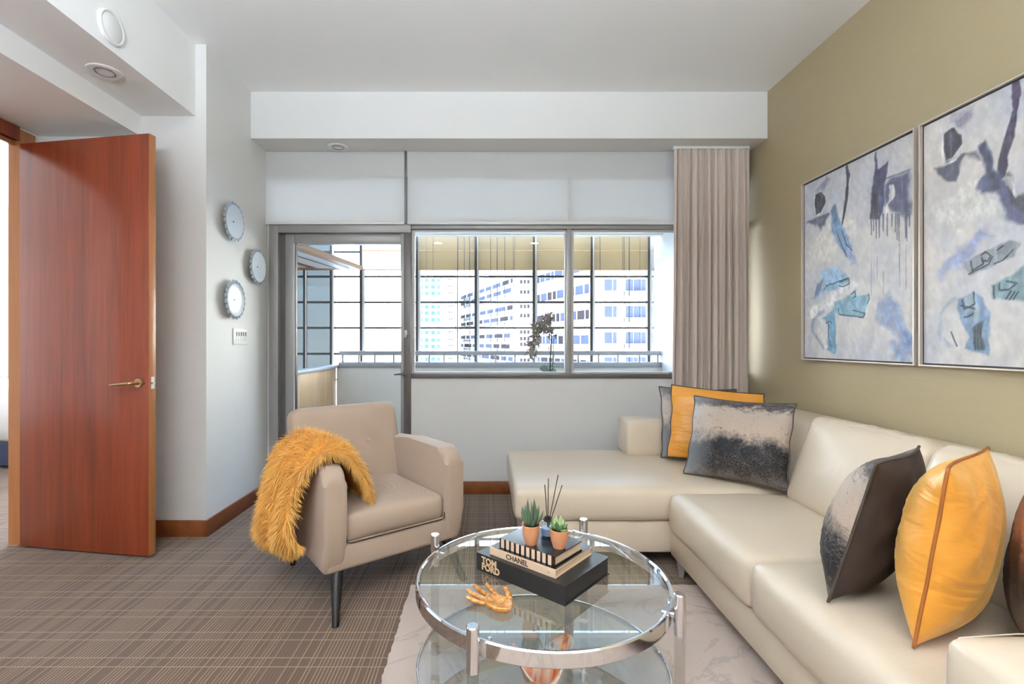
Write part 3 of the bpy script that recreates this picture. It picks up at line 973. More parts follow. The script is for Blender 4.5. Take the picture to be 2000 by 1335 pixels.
# outer glazing grid of the tower
GY = 5.95
GZ = lambda py: EYE + (VPY - py) * GY / FPX
GX = lambda px: (px - VPX) * GY / FPX
g = thing('window_2', 'outer glazing grid with dark bars beyond the balcony railing', None, (0, GY, 0), **S)
mull = [535, 596, 648, 706.5, 815.5, 930, 1043, 1155, 1266.5, 1378]
for k, px in enumerate(mull):
    x = GX(px)
    wd = 0.021 if k > 2 else 0.015
    box('mullion', (x - wd, x + wd * 0.5, GY - 0.03, GY + 0.04, -0.3, GZ(452)), 'mullion_dark', g)
    if k > 1:
        box('mullion_trim', (x + wd * 0.5, x + wd * 1.5 + 0.008, GY - 0.02, GY + 0.04, -0.3, GZ(452)), 'mullion_white', g)
for py in (492, 540, 590, 640, 690.5, 741):
    for a, b in zip(mull[:-1], mull[1:]):
        if py == 492 and a > 700: continue
        box('transom', (GX(a) + 0.02, GX(b) - 0.016, GY - 0.012, GY + 0.012, GZ(py + 2.0), GZ(py - 2.0)), 'mullion_dark', g)
rows = [450, 540, 590, 640, 690.5, 741]
for a, b in zip(mull[:-1], mull[1:]):
    for r0, r1 in zip(rows[:-1], rows[1:]):
        box('pane', (GX(a) + 0.012, GX(b) - 0.012, GY + 0.002, GY + 0.006, GZ(r1) + 0.006, GZ(r0) - 0.006), 'green_glass' if a < 640 else 'window_glass', g)
# solid screen blinds at the top of the grid
scr = [(709, 812, 'pale_screen', 'pale sheer screen blind in the outer glazing seen through the balcony door'),
       (819, 927, 'tan_screen', 'tan screen blind in the leftmost bay seen through the wide window'),
       (934, 1040, 'tan_screen', 'tan screen blind in the bay above the withered orchid'),
       (1047, 1152, 'tan_screen', 'tan screen blind crossing behind the grey window mullion'),
       (1159, 1263, 'tan_screen', 'tan screen blind in the bay right of the window mullion'),
       (1271, 1320, 'pale_screen', 'narrow pale screen blind at the right balcony wall')]
for a, b, m, lb in scr:
    t = thing('screen_blind', lb, 'screen blind', (GX((a + b) / 2), GY - 0.045, GZ(528)), group='screen blinds of the outer glazing')
    box('screen_cloth', (GX(a), GX(b), GY - 0.047, GY - 0.044, GZ(527), GZ(455)), m, t)
    box('hem_bar', (GX(a), GX(b), GY - 0.051, GY - 0.040, GZ(529), GZ(527)), 'panel_wood' if m == 'tan_screen' else 'rail_grey', t)
    box('batten', (GX(a), GX(b), GY - 0.050, GY - 0.043, GZ(491.5), GZ(489.5)), 'panel_wood', t)
# hanging cables
for k, (px, r) in enumerate(((655, .0022), (662, .0016), (740, .0016), (833, .0018), (846, .0020), (894, .0050), (907, .0032), (917, .0036), (958, .0026), (971, .0034), (986, .0030),
                             (1003, .0022), (1005.5, .0016), (1172, .0034), (1216, .0022), (1219, .0030), (1229, .0040), (1250, .0018))):
    x = (px - VPX) * 5.80 / FPX
    tube('hanging_cable', [(x, 5.80, 0.3), (x + 0.002 * math.sin(k), 5.80, 1.4), (x, 5.80, 2.66)], r * 1.35, 'cable', None, 6,
         label='thin dark cable hanging in front of the outer glazing', cat='cable', group='thin cables hanging outside')
# timber canopy at the left, outside
cz = EYE + (VPY - 527.5) * 5.9 / FPX
P = [(-1.50, 5.9), (-1.745, 4.40), (-2.9, 4.40), (-2.9, 5.9)]
t = thing('timber_canopy', 'brown timber canopy seen through the top of the balcony door', 'canopy', (-2.2, 5.2, cz))
prism('fascia', P, 'canopy_wood', t, axes=lambda a, b, s: Vector((a, b, cz + 0.05 * s)))
def strip(o0, o1, w0, w1, mat, dz, nm):
    A, B = Vector((*P[0], 0)), Vector((*P[1], 0))
    n = Vector((-1, 0, 0))
    q = [A + n * o0 + (B - A) * w0, B + n * o0, B + n * o1, A + n * o1 + (B - A) * w1]
    prism(nm, [(p_.x, p_.y) for p_ in q], mat, t, axes=lambda a, b, s: Vector((a, b, cz - dz + (dz - 0.001) * s)))
strip(0.10, 0.20, 0.10, 0.10, 'rail_grey', 0.012, 'light_channel')
strip(0.21, 0.225, 0.10, 0.10, 'mullion_dark', 0.014, 'shadow_gap')
strip(0.24, 0.42, 0.16, 0.16, 'pale_screen', 0.012, 'soffit_panel')
strip(0.43, 0.50, 0.2, 0.2, 'mullion_dark', 0.014, 'shadow_gap')
strip(0.52, 0.9, 0.2, 0.2, 'panel_wood', 0.012, 'soffit_panel')

# withered orchid on a stand on the balcony
oy = 4.42
OX = lambda px: (px - VPX) * oy / FPX
OZ = lambda py: EYE + (VPY - py) * oy / FPX
ob = Vector((OX(1072), oy, 0))
t = thing('plant_stand', 'tall grey plant stand on the balcony behind the window', 'stand', (ob.x, ob.y, -0.005))
lathe('top', [(0.0001, 0.755), (0.16, 0.755), (0.165, 0.765), (0.16, 0.775), (0.0001, 0.775)], 'rail_grey', t, 28, local=True)
for k in range(3):
    a = k * 2.094 + 0.4
    cyl('leg', (0.17 * math.cos(a), 0.17 * math.sin(a), 0.0), (0.09 * math.cos(a), 0.09 * math.sin(a), 0.758), 0.011, 'rail_grey', t, seg=12, local=True)
t = thing('orchid', 'withered orchid with grey-brown flowers on the balcony behind the window', 'plant', (ob.x, ob.y, 0.77))
lathe('pot', [(0.0001, 0.0), (0.055, 0.0), (0.07, 0.12), (0.074, 0.13), (0.066, 0.13), (0.06, 0.11), (0.0001, 0.10)], 'pot_grey', t, 24, local=True)
s0 = Vector((OX(1074), oy, OZ(735)))
stem = [s0, Vector((OX(1075), oy, OZ(700))), Vector((OX(1077), oy, OZ(660))), Vector((OX(1075.5), oy, OZ(640)))]
tube('support_stake', [Vector((p_.x + 0.02, p_.y, p_.z)) for p_ in stem[:3]] , 0.0032, 'orchid_stem', t, 6)
tube('stem', stem, [0.0075, 0.007, 0.0065, 0.004], 'orchid_stem', t, 8)
tube('flower_stem', [Vector((OX(1076), oy, OZ(664))), Vector((OX(1070), oy, OZ(657))), Vector((OX(1060), oy, OZ(652))), Vector((OX(1045), oy, OZ(655))), Vector((OX(1035), oy, OZ(680)))], [0.004, 0.004, 0.0035, 0.003, 0.002], 'orchid_stem', t, 6)
rs = np.random.RandomState(5)
def petals(name, c, n, size, mat, seed):
    rr = np.random.RandomState(seed)
    v, f = [], []
    for k in range(n):
        d = Vector(rr.randn(3)).normalized()
        sd = d.cross(Vector(rr.randn(3))).normalized()
        L = size * (0.7 + 0.6 * rr.rand()); W = L * (0.28 + 0.2 * rr.rand())
        up = d.cross(sd)
        b = len(v)
        for q, (s_, w_) in enumerate(((0, 0.25), (0.35, 1.0), (0.7, 0.85), (1.0, 0.2))):
            cc = c + d * L * s_ + up * (0.3 * L * math.sin(s_ * 3.0))
            v += [cc - sd * W * w_ * 0.5, cc + up * 0.10 * W, cc + sd * W * w_ * 0.5]
        for q in range(3):
            a = b + q * 3
            f += [(a, a + 1, a + 4, a + 3), (a + 1, a + 2, a + 5, a + 4)]
    return from_py(name, v, f, mat, t, smooth=True)
for k, (px, py, sz) in enumerate(((1071, 619, .055), (1064, 627, .06), (1057, 634, .05), (1050, 640, .055), (1044, 634, .035), (1060, 645, .05), (1069, 643, .05), (1074, 648, .04), (1052, 653, .05), (1046, 655, .045),
                                  (1041, 668, .05), (1037, 678, .05), (1034, 688, .05), (1036, 696, .035), (1053, 672, .03), (1047, 690, .03), (1084, 654, .03), (1079, 645, .03))):
    petals('flower', Vector((OX(px), oy - 0.01 + 0.02 * rs.rand(), OZ(py))), 12, sz * 1.25, 'withered_petal', 20 + k)
def leafm(name, pts, wid, mat, par):
    v, f = [], []
    for k, p_ in enumerate(pts):
        p_ = Vector(p_); s_ = k / (len(pts) - 1); w_ = wid * math.sin(PI * (0.12 + 0.86 * s_)) ** 0.8
        v += [p_ + Vector((0, 0.004, -w_ / 2)), p_ + Vector((0, -0.006, 0)), p_ + Vector((0, 0.004, w_ / 2))]
    for k in range(len(pts) - 1):
        a = k * 3; f += [(a, a + 1, a + 4, a + 3), (a + 1, a + 2, a + 5, a + 4)]
    return from_py(name, v, f, mat, par, smooth=True)
leafm('leaf', [(OX(1073), oy, OZ(724)), (OX(1068), oy - .01, OZ(721)), (OX(1062), oy - .02, OZ(719)), (OX(1057), oy - .02, OZ(719)), (OX(1054), oy - .02, OZ(720))], 0.062, 'orchid_leaf', t)
leafm('leaf', [(OX(1075), oy, OZ(724)), (OX(1082), oy + .03, OZ(722)), (OX(1088), oy + .06, OZ(727)), (OX(1092), oy + .07, OZ(733))], 0.04, 'orchid_leaf', t)
leafm('leaf', [(OX(1073), oy - .004, OZ(684)), (OX(1071), oy - .006, OZ(676)), (OX(1071.5), oy - .006, OZ(668))], 0.05, 'orchid_stem', t)

# ---- ground and far buildings
box('ground_far', (-260, 260, 20, 420, -40.3, -40.0), 'ground_far', kind='structure', label='pale city ground far below the balcony')
def facade(name, label, px0, d0, px1, d1_, zb, zt, depth, mat, cells):
    """facade line from (px0, depth d0) to (px1, depth d1); cells: list of (u0,u1,z0,z1,material,name,inset)"""
    A = Vector(((px0 - VPX) * d0 / FPX, d0, 0)); B = Vector(((px1 - VPX) * d1_ / FPX, d1_, 0))
    ex = (B - A); L = ex.length; ex.normalize()
    ey = Vector((-ex.y, ex.x, 0))
    if ey.y < 0: ey = -ey
    t = thing(name, label, 'building', (A + B) / 2 + Vector((0, 0, zb)))
    def P3(u, w, z): return A + ex * u + ey * w + Vector((0, 0, z))
    def bx(nm, u0, u1, w0, w1, z0, z1, m):
        v = [P3(u, w, z) for z in (z0, z1) for w in (w0, w1) for u in (u0, u1)]
        f = [(0, 1, 3, 2), (4, 6, 7, 5), (0, 4, 5, 1), (2, 3, 7, 6), (0, 2, 6, 4), (1, 5, 7, 3)]
        return from_py(nm, v, f, m, t, recalc=True)
    bx('wall', 0, L, 0, depth, zb, zt, mat)
    for c in cells:
        u0, u1, z0, z1, m, nm, pr = c
        bx(nm, u0 * L, u1 * L, -pr, 0.05, z0, z1, m)
    return t
rs = np.random.RandomState(11)
def zz(py, d): return EYE + (VPY - py) * d / FPX
# right block, frontal, balconies
D = 56.0
cells = []
for py in (494, 545, 597, 648, 697, 748):
    z1_, z0_ = zz(py, D), zz(py + 24, D)
    for a, b in ((0.12, 0.22), (0.23, 0.28)):
        cells.append((a, b, z0_ + 0.1, z1_, 'far_glass_blue', 'window', 0.06))
    for q in range(4):
        a = 0.40 + q * 0.105
        cells.append((a, a + 0.10, z0_ + 0.1, z1_, 'far_glass_blue', 'window', 0.06))
    cells.append((0.38, 0.84, z0_ - 0.45, z0_ - 0.02, 'render_grey', 'balcony_front', 0.8))
    cells.append((0.09, 0.30, z0_ - 0.75, z0_ - 0.1, 'render_peach', 'balcony_front', 0.25))
facade('far_apartment_block', 'pale apartment block with blue windows at the right of the window view', 1163, D, 1310, D, -40, 14, 3, 'render_white', cells)
# oblique wing with ribbon windows
cells = []
for py in (500, 548, 601, 653, 705):
    z1_, z0_ = zz(py, 58), zz(py + 19, 58)
    u = 0.02
    while u < 0.95:
        w_ = 0.05 + 0.09 * rs.rand()
        cells.append((u, min(0.97, u + w_), z0_, z1_, 'far_glass_dark' if rs.rand() < 0.45 else 'far_glass_blue', 'window', 0.06))
        u += w_ + 0.02
    cells.append((0.0, 1.0, z0_ - 1.05, z0_ - 0.12, 'render_peach' if py > 545 else 'render_grey', 'ledge', 0.35))
facade('far_ribbon_wing', 'pale wing with ribbon windows behind the window mullion', 1046, 76, 1157, 60, -40, 13.2, 2, 'render_white', cells)
# narrow tower
D = 82.0
cells = []
for py in (546, 566, 594, 612, 644, 657, 668, 699):
    for a in (0.22, 0.42, 0.62):
        cells.append((a, a + 0.13, zz(py + 8, D), zz(py, D), 'far_glass_dark', 'window', 0.06))
facade('far_stair_tower', 'narrow white tower with small dark windows left of the orchid', 1008, D, 1043, D, -40, 18, 8, 'render_white', cells)
# left oblique wing
cells = []
for py in (541, 559, 594, 615, 650, 672, 697):
    z1_, z0_ = zz(py, 92), zz(py + 9, 92)
    u = 0.03
    while u < 0.95:
        w_ = 0.06 + 0.10 * rs.rand()
        cells.append((u, min(0.97, u + w_), z0_, z1_, 'far_glass_dark' if rs.rand() < 0.4 else 'far_glass_blue', 'window', 0.06))
        u += w_ + 0.025
    cells.append((0.0, 1.0, z0_ - 0.75, z0_ - 0.15, 'render_grey', 'ledge', 0.35))
facade('far_long_wing', 'long pale wing with ribbon windows left of the narrow tower', 898, 132, 1006, 92, -40, 16, 5, 'render_white', cells)
# left glass tower
D = 118.0
cells = []
for py in (543, 556, 569, 595, 607, 620, 645, 660, 672, 697):
    for a, b in ((0.06, 0.18), (0.22, 0.34), (0.38, 0.50), (0.54, 0.62)):
        cells.append((a, b, zz(py + 8, D), zz(py, D), 'far_glass_aqua', 'window', 0.06))
    for a in (0.84, 0.90):
        cells.append((a, a + 0.035, zz(py + 4, D), zz(py + 1, D), 'far_glass_dark', 'window', 0.06))
facade('far_glass_tower', 'pale blue glass tower at the left of the window view', 812, D, 889, D, -40, 22, 10, 'render_white', cells)

# ---- bedroom glimpse
t = thing('bed', 'bed with white bedding and navy base seen through the doorway', 'bed', (-4.6, 5.2, 0))
box('bed_base', (-5.9, -3.3, 4.68, 5.95, 0.03, 0.25), 'navy_cloth', t, bev=0.02)
puffy('duvet', (-5.92, -3.28, 4.66, 5.95, 0.25, 0.78), 0.10, 'duvet', t, puff=(0, 0.02, 0.02))
curtain('sheer_curtain', -6.3, -5.2, 6.04, 0.02, 2.35, 0.03, 14, 'sheer_cloth', 'white sheer curtain in the bedroom beyond the doorway', 9)

# ------------------------------------------------------------------ behind the camera, unseen: frame and softbox body added around the fill lights
rear_frame = thing('rear_fill_frame', 'unseen frame added around the rear fill light', None, (-0.2, YREAR, 0.4), **S)
for b in ((-2.06, -2.0, 0.39, 2.71), (1.6, 1.66, 0.39, 2.71)):
    box('frame_side', (b[0], b[1], YREAR, YREAR + 0.09, b[2], b[3]), 'aluminium', rear_frame)
for z_ in (0.39, 2.65):
    box('frame_rail', (-2.0, 1.6, YREAR, YREAR + 0.09, z_, z_ + 0.06), 'aluminium', rear_frame)
t = thing('fill_softbox', 'unseen softbox body on a stand added under the ceiling fill light', 'softbox', (-0.5, -0.9, 0))
box('panel', (-0.96, -0.04, -1.36, -0.44, 1.95, 1.985), 'black_matte', t, bev=0.004)
cyl('pole', (-0.5, -0.9, 0.0), (-0.5, -0.9, 1.95), 0.015, 'black_matte', t, seg=12)
for k in range(3):
    a_ = k * 2.094
    cyl('leg', (-0.5 + 0.45 * math.cos(a_), -0.9 + 0.45 * math.sin(a_), 0.01), (-0.5, -0.9, 0.55), 0.01, 'black_matte', t, seg=8)

# ------------------------------------------------------------------ rug
rs = np.random.RandomState(3)
RX0, RX1, RY0, RY1 = -0.375, 1.75, -0.35, 2.42
v, f = [], []
def edge(a, b, n):
    return [Vector(a) + (Vector(b) - Vector(a)) * i / n for i in range(n)]
ring = edge((RX0, RY0, 0), (RX1, RY0, 0), 60) + edge((RX1, RY0, 0), (RX1, RY1, 0), 60) + edge((RX1, RY1, 0), (RX0, RY1, 0), 60) + edge((RX0, RY1, 0), (RX0, RY0, 0), 160)
bm = bmesh.new()
lo, hi = [], []
for p in ring:
    j = Vector((rs.randn() * 0.003, rs.randn() * 0.003, 0))
    lo.append(bm.verts.new(p + j)); hi.append(bm.verts.new(p + j * 0.7 + Vector((0, 0, 0.014))))
n = len(ring)
bm.faces.new(hi); bm.faces.new(lo[::-1])
for i in range(n):
    bm.faces.new((lo[i], lo[(i + 1) % n], hi[(i + 1) % n], hi[i]))
from_bm('area_rug', bm, 'rug', None, label='pale marbled area rug under the glass coffee table', cat='rug')
RUGZ = 0.014

# ------------------------------------------------------------------ sectional sofa
sofa = thing('sectional_sofa', 'cream leather corner sofa with a chaise under the window', 'sofa', (1.2, 2.2, 0))
L = 'leather'
box('chaise_base', (0.19, 2.03, 2.612, 3.54, 0.0895, 0.262), L, sofa, bev=0.012)
puffy('chaise_cushion', (0.146, 2.02, 2.586, 3.545, 0.258, 0.446), 0.045, L, sofa, n=(22, 14, 6), puff=(0.0, 0.006, 0.008), wr=0.0015, seed=1)
puffy('chaise_backrest', (0.955, 2.04, 3.295, 3.548, 0.440, 0.690), 0.028, L, sofa, n=(14, 6, 6), puff=(0.004, 0.01, 0.006), seed=2)
box('sofa_base', (0.985, 2.03, 0.80, 2.61, 0.083, 0.222), L, sofa, bev=0.012)
puffy('seat_cushion', (0.958, 1.62, 1.797, 2.584, 0.218, 0.424), 0.045, L, sofa, n=(14, 14, 6), puff=(0.012, 0.0, 0.022), wr=0.002, seed=3)
puffy('seat_cushion', (0.958, 1.62, 1.034, 1.790, 0.218, 0.424), 0.045, L, sofa, n=(14, 14, 6), puff=(0.012, 0.0, 0.022), wr=0.002, seed=4)
# back frame: leaning profile along the wall
prof = [(1.60, 0.22), (2.045, 0.10), (2.06, 0.77), (2.02, 0.785), (1.80, 0.772), (1.765, 0.745)]
prism('back_frame', prof, L, sofa, axes=lambda a, b, s: Vector((a, 0.80 + (3.55 - 0.80) * s, b)), bev=0.015)
def back_cushion(y0, y1, seed):
    hx, hy, hz = 0.085, (y1 - y0) / 2, 0.235
    v, f = puffy_mesh(hx, hy, hz, 0.055, (7, 16, 14), (0.045, 0.004, 0.012), 0.0, seed)
    out = []
    for p in v:
        # vertical pleats that fade downwards along the top
        pl = 0.006 * math.sin(p.y * 46 + seed) * max(0, (p.z / hz)) ** 2 if p.z > 0 else 0
        p = Vector((p.x - pl, p.y, p.z + pl * 0.8))
        q = Euler((0, R(20), 0)).to_matrix() @ p
        out.append(q + Vector((1.675, (y0 + y1) / 2, 0.605)))
    return from_py('back_cushion', out, f, L, sofa, recalc=True, smooth=True)
back_cushion(1.850, 2.515, 1)
back_cushion(1.150, 1.842, 2)
arm = puffy('armrest', (0.955, 2.05, 0.785, 1.028, 0.085, 0.612), 0.035, L, sofa, n=(16, 7, 8), puff=(0.012, 0.0, 0.010), seed=8)
tube('arm_seam', [(0.9635, 1.014, 0.24), (0.9605, 1.016, 0.57), (0.985, 1.013, 0.605), (1.10, 1.011, 0.614), (1.6, 1.011, 0.616)], 0.0014, 'frame_silver', sofa, 6)
for (x, y) in ((1.02, 2.53), (1.06, 0.86), (0.26, 2.68), (0.26, 3.46), (1.96, 3.46), (1.96, 0.86)):
    zf = RUGZ if (RX0 < x < RX1 and RY0 < y < RY1) else 0.0
    bm = bmesh.new(); bm_cyl(bm, (x, y, zf), (x, y, 0.095), 0.016, 0.034, 4)
    from_bm('leg', bm, 'steel', sofa, label='tapered metal foot')

# ------------------------------------------------------------------ pillows
def pillow(label, base, yaw, lean, roll, w, h, thick, front, back, pipe, seed, group):
    M = Matrix.Translation(Vector(base)) @ Matrix.Rotation(R(yaw), 4, 'Z') @ Matrix.Rotation(R(-lean), 4, 'X') @ Matrix.Rotation(R(roll), 4, 'Y')
    t = bpy.data.objects.new('throw_pillow', None); t.empty_display_size = 0.1
    t.matrix_world = M; COL.objects.link(t); MW[t.name] = M
    _tag(t, label, 'pillow', group)
    n = 26
    def shape(u, v_, s):
        e = 0.055
        x = u * w / 2 * (1 - e * (1 - v_ * v_) * abs(u) - 0.012 * math.sin(v_ * 9 + seed))
        z = v_ * h / 2 * (1 - e * (1 - u * u) * abs(v_)) + h / 2
        bul = max(0.0, (1 - abs(u) ** 2.6)) ** 0.62 * max(0.0, (1 - abs(v_) ** 2.6)) ** 0.62
        wr = 1 + 0.10 * math.sin(u * 7 + seed * 1.7 + v_ * 2) * math.sin(v_ * 5 + seed) * (1 - bul) + 0.05 * math.sin(u * 13 + v_ * 11 + seed)
        sag = 1 - 0.12 * v_
        return Vector((x, s * thick / 2 * bul * wr * sag + 0.010 * math.sin(u * 2.2 + seed) * (v_ + 0.3), z))
    for s, nm, m in ((-1, 'front_panel', front), (1, 'back_panel', back)):
        v, f, uv = [], [], []
        for j in range(n + 1):
            for i in range(n + 1):
                u = -math.cos(PI * i / n) * 0.6 + (2 * i / n - 1) * 0.4
                q = -math.cos(PI * j / n) * 0.6 + (2 * j / n - 1) * 0.4
                v.append(shape(u, q, s)); uv.append((u * .5 + .5, q * .5 + .5))
        for j in range(n):
            for i in range(n):
                a = j * (n + 1) + i
                q = (a, a + 1, a + n + 2, a + n + 1)
                f.append(q if s < 0 else q[::-1])
        me = bpy.data.meshes.new(nm); me.from_pydata([tuple(p) for p in v], [], f); me.update()
        ul = me.uv_layers.new(name='UVMap')
        for lp in me.loops: ul.data[lp.index].uv = uv[lp.vertex_index]
        link_mesh(nm, me, m, t, local=True, smooth=True)
    pts = []
    for k in range(4 * n):
        q = k % n; e = k // n; a = -math.cos(PI * q / n) * 0.6 + (2 * q / n - 1) * 0.4
        u, v_ = ((a, -1), (1, a), (-a, 1), (-1, -a))[e]
        pts.append(shape(u, v_, 0))
    bm = bmesh.new(); tube_bm(bm, pts, 0.0042, 6, True)
    from_bm('piping', bm, pipe, t, local=True, smooth=True)
    return t
SEAT = 0.452
G1 = 'pillows in the sofa corner'; G2 = 'pillows near the sofa armrest'
pillow('distressed print pillow half hidden behind the orange pillow in the corner', (1.405, 3.195, SEAT), -4, 13, 2, 0.50, 0.47, 0.12, 'print_cool_b', 'brown_velvet', 'dark_piping', 2, G1)
pillow('orange satin pillow in the sofa corner behind the printed pillow', (1.425, 3.045, SEAT + 0.012), -14, 15, 5, 0.56, 0.47, 0.13, 'satin', 'satin', 'dark_piping', 5, G1)
pillow('black and silver distressed print pillow in front in the sofa corner', (1.345, 2.655, SEAT + 0.008), -42, 24, 0, 0.53, 0.47, 0.17, 'print_cool', 'brown_velvet', 'dark_piping', 1, G1)
SEAT2 = 0.445
pillow('brown velvet pillow with a printed front standing beside the near orange pillow', (1.190, 1.600, SEAT2), -141, 17, 0, 0.44, 0.45, 0.20, 'print_cool_b', 'brown_velvet', 'dark_piping', 3, G2)
pillow('large orange satin pillow nearest the sofa armrest', (1.265, 1.372, SEAT2), -143, 8, 0, 0.45, 0.47, 0.19, 'satin', 'satin', 'orange_piping', 4, G2)
pillow('rust and grey printed pillow at the right edge against the armrest', (1.385, 1.235, SEAT2), -128, 10, 0, 0.46, 0.46, 0.13, 'print_warm', 'brown_velvet', 'dark_piping', 6, G2)

# ------------------------------------------------------------------ armchair
CA = math.atan2(0.45, 0.584)
chair = thing('armchair', 'beige linen armchair with tapered black legs beside the coffee table', 'armchair', (-0.705, 2.107, 0), CA)
CH = dict(local=True)
W_, DP = 0.737, 0.74
C = 'chair_linen'
box('seat_base', (0.02, W_ - 0.02, 0.012, DP - 0.04, 0.195, 0.318), C, chair, bev=0.02, seg=3, **CH)
def arc(cx, cy, r, a0, a1, n):
    return [(cx + r * math.cos(R(a0 + (a1 - a0) * i / n)), cy + r * math.sin(R(a0 + (a1 - a0) * i / n))) for i in range(n + 1)]
armp = [(0.030, 0.195), (DP - 0.06, 0.20), (DP - 0.01, 0.55), (DP - 0.03, 0.645), (0.42, 0.668)] + arc(0.080, 0.588, 0.080, 80, 180, 6) + [(0.0, 0.36), (0.004, 0.25)]
for u0, u1 in ((0.0, 0.105), (W_ - 0.105, W_)):
    prism('armrest', armp, C, chair, axes=lambda a, b, s, u0=u0, u1=u1: Vector((u0 + (u1 - u0) * s, a, b)), bev=0.028, seg=4, **CH)
# backrest: leaning, buttoned
v, f = puffy_mesh(0.318, 0.075, 0.285, 0.05, (24, 8, 20), (0.004, 0.020, 0.004), 0, 3)
out = []
btn = [(-0.13, 0.06), (0.10, 0.06), (-0.13, 0.25), (0.10, 0.25)]
for p in v:
    if p.y < 0:
        for bx_, bz_ in btn:
            d2 = (p.x - bx_) ** 2 + (p.z - bz_) ** 2
            p.y += 0.022 * math.exp(-d2 / 0.0018)
    q = Euler((R(-15), 0, 0)).to_matrix() @ p
    out.append(q + Vector((W_ / 2, 0.655, 0.565)))
from_py('backrest', out, f, C, chair, recalc=True, smooth=True, **CH)
for bx_, bz_ in btn[:2]:
    q = Euler((R(-15), 0, 0)).to_matrix() @ Vector((bx_, -0.082, bz_)) + Vector((W_ / 2, 0.655, 0.565))
    bm = bmesh.new(); bmesh.ops.create_uvsphere(bm, u_segments=12, v_segments=8, radius=0.011); bm.transform(Matrix.Translation(q) @ Matrix.Scale(0.5, 4, (0, 1, 0)))
    from_bm('button', bm, C, chair, smooth=True, **CH)
v, f = puffy_mesh((W_ - 0.212) / 2, 0.30, 0.062, 0.03, (16, 16, 6), (0.0, 0.008, 0.016), 0.001, 5)
from_py('seat_cushion', [p + Vector((W_ / 2, 0.318, 0.375)) for p in v], f, C, chair, recalc=True, smooth=True, **CH)
tube('seat_piping', [(0.108, 0.016, 0.345), (0.108, 0.012, 0.322), (0.13, 0.010, 0.316), (W_ - 0.13, 0.010, 0.316), (W_ - 0.108, 0.012, 0.322), (W_ - 0.108, 0.016, 0.345)], 0.003, 'brown_velvet', chair, 6, **CH)
for (u, v_, du, dv) in ((0.080, 0.055, -0.048, -0.110), (W_ - 0.080, 0.055, 0.048, -0.110), (0.085, DP - 0.11, -0.025, 0.035), (W_ - 0.085, DP - 0.11, 0.025, 0.035)):
    cyl('leg', (u + du, v_ + dv, 0.0), (u, v_, 0.205), 0.0145, 'black_lacquer', chair, r1=0.030, seg=16, **CH)

# ------------------------------------------------------------------ fur throw over the left arm
thr = thing('fur_throw', 'fluffy mustard orange fur throw draped over the armchair arm', 'throw', (-0.705, 2.107, 0), CA)
path = [(-0.075, 0.225), (-0.105, 0.30), (-0.095, 0.42), (-0.075, 0.54), (-0.045, 0.635), (0.015, 0.700), (0.075, 0.705), (0.135, 0.668), (0.185, 0.600), (0.225, 0.525), (0.250, 0.462)]
P_ = [Vector((a, 0, b)) for a, b in path]
def path_at(s):
    q = s * (len(P_) - 1); i = min(int(q), len(P_) - 2); fr = q - i
    p0, p1, p2, p3 = P_[max(i - 1, 0)], P_[i], P_[i + 1], P_[min(i + 2, len(P_) - 1)]
    return 0.5 * ((2 * p1) + (p2 - p0) * fr + (2 * p0 - 5 * p1 + 4 * p2 - p3) * fr ** 2 + (3 * p1 - p0 - 3 * p2 + p3) * fr ** 3)
NS, NTT = 34, 24
def throw_pt(s, tt, off):
    p = path_at(s)
    d = (path_at(min(1, s + 0.01)) - path_at(max(0, s - 0.01))).normalized()
    nrm = Vector((-d.z, 0, d.x))
    # v extent: wide outside, narrower inside, wavy hem
    out_w = 1 - s
    v0 = 0.095 - 0.030 * out_w + 0.012 * math.sin(s * 9)
    v1 = 0.45 + 0.18 * out_w + 0.02 * math.sin(s * 7 + 1)
    e = 1 - abs(2 * tt - 1) ** 4
    es = 1 - max(0, abs(2 * s - 1) - 0.8) / 0.2
    th = 0.052 * math.sqrt(max(0, e)) * math.sqrt(max(0, min(1, es))) * (0.9 + 0.25 * math.sin(tt * 11 + s * 8))
    hem = (-0.115 * (1 - tt) ** 2.2 + 0.012 * math.sin(tt * 8) + 0.03 * tt) * max(0, 1 - s * 2.2)
    q = p + nrm * (0.004 + th * off)
    return Vector((q.x, v0 + (v1 - v0) * tt, q.z - hem))
v, f = [], []
for off in (1, 0):
    for i in range(NS + 1):
        for j in range(NTT + 1):
            v.append(throw_pt(i / NS, j / NTT, off))
o2 = (NS + 1) * (NTT + 1)
for i in range(NS):
    for j in range(NTT):
        a = i * (NTT + 1) + j
        f.append((a, a + 1, a + NTT + 2, a + NTT + 1)); f.append((o2 + a + 1, o2 + a, o2 + a + NTT + 1, o2 + a + NTT + 2))
for i in range(NS):
    for j in (0, NTT):
        a = i * (NTT + 1) + j
        f.append((a, a + NTT + 1, o2 + a + NTT + 1, o2 + a))
for j in range(NTT):
    for i in (0, NS):
        a = i * (NTT + 1) + j
        f.append((a, a + 1, o2 + a + 1, o2 + a))
from_py('backing', v, f, 'fur_base', thr, recalc=True, smooth=True, local=True)
rs = np.random.RandomState(21)
v, f, cols = [], [], []
NF = 16000
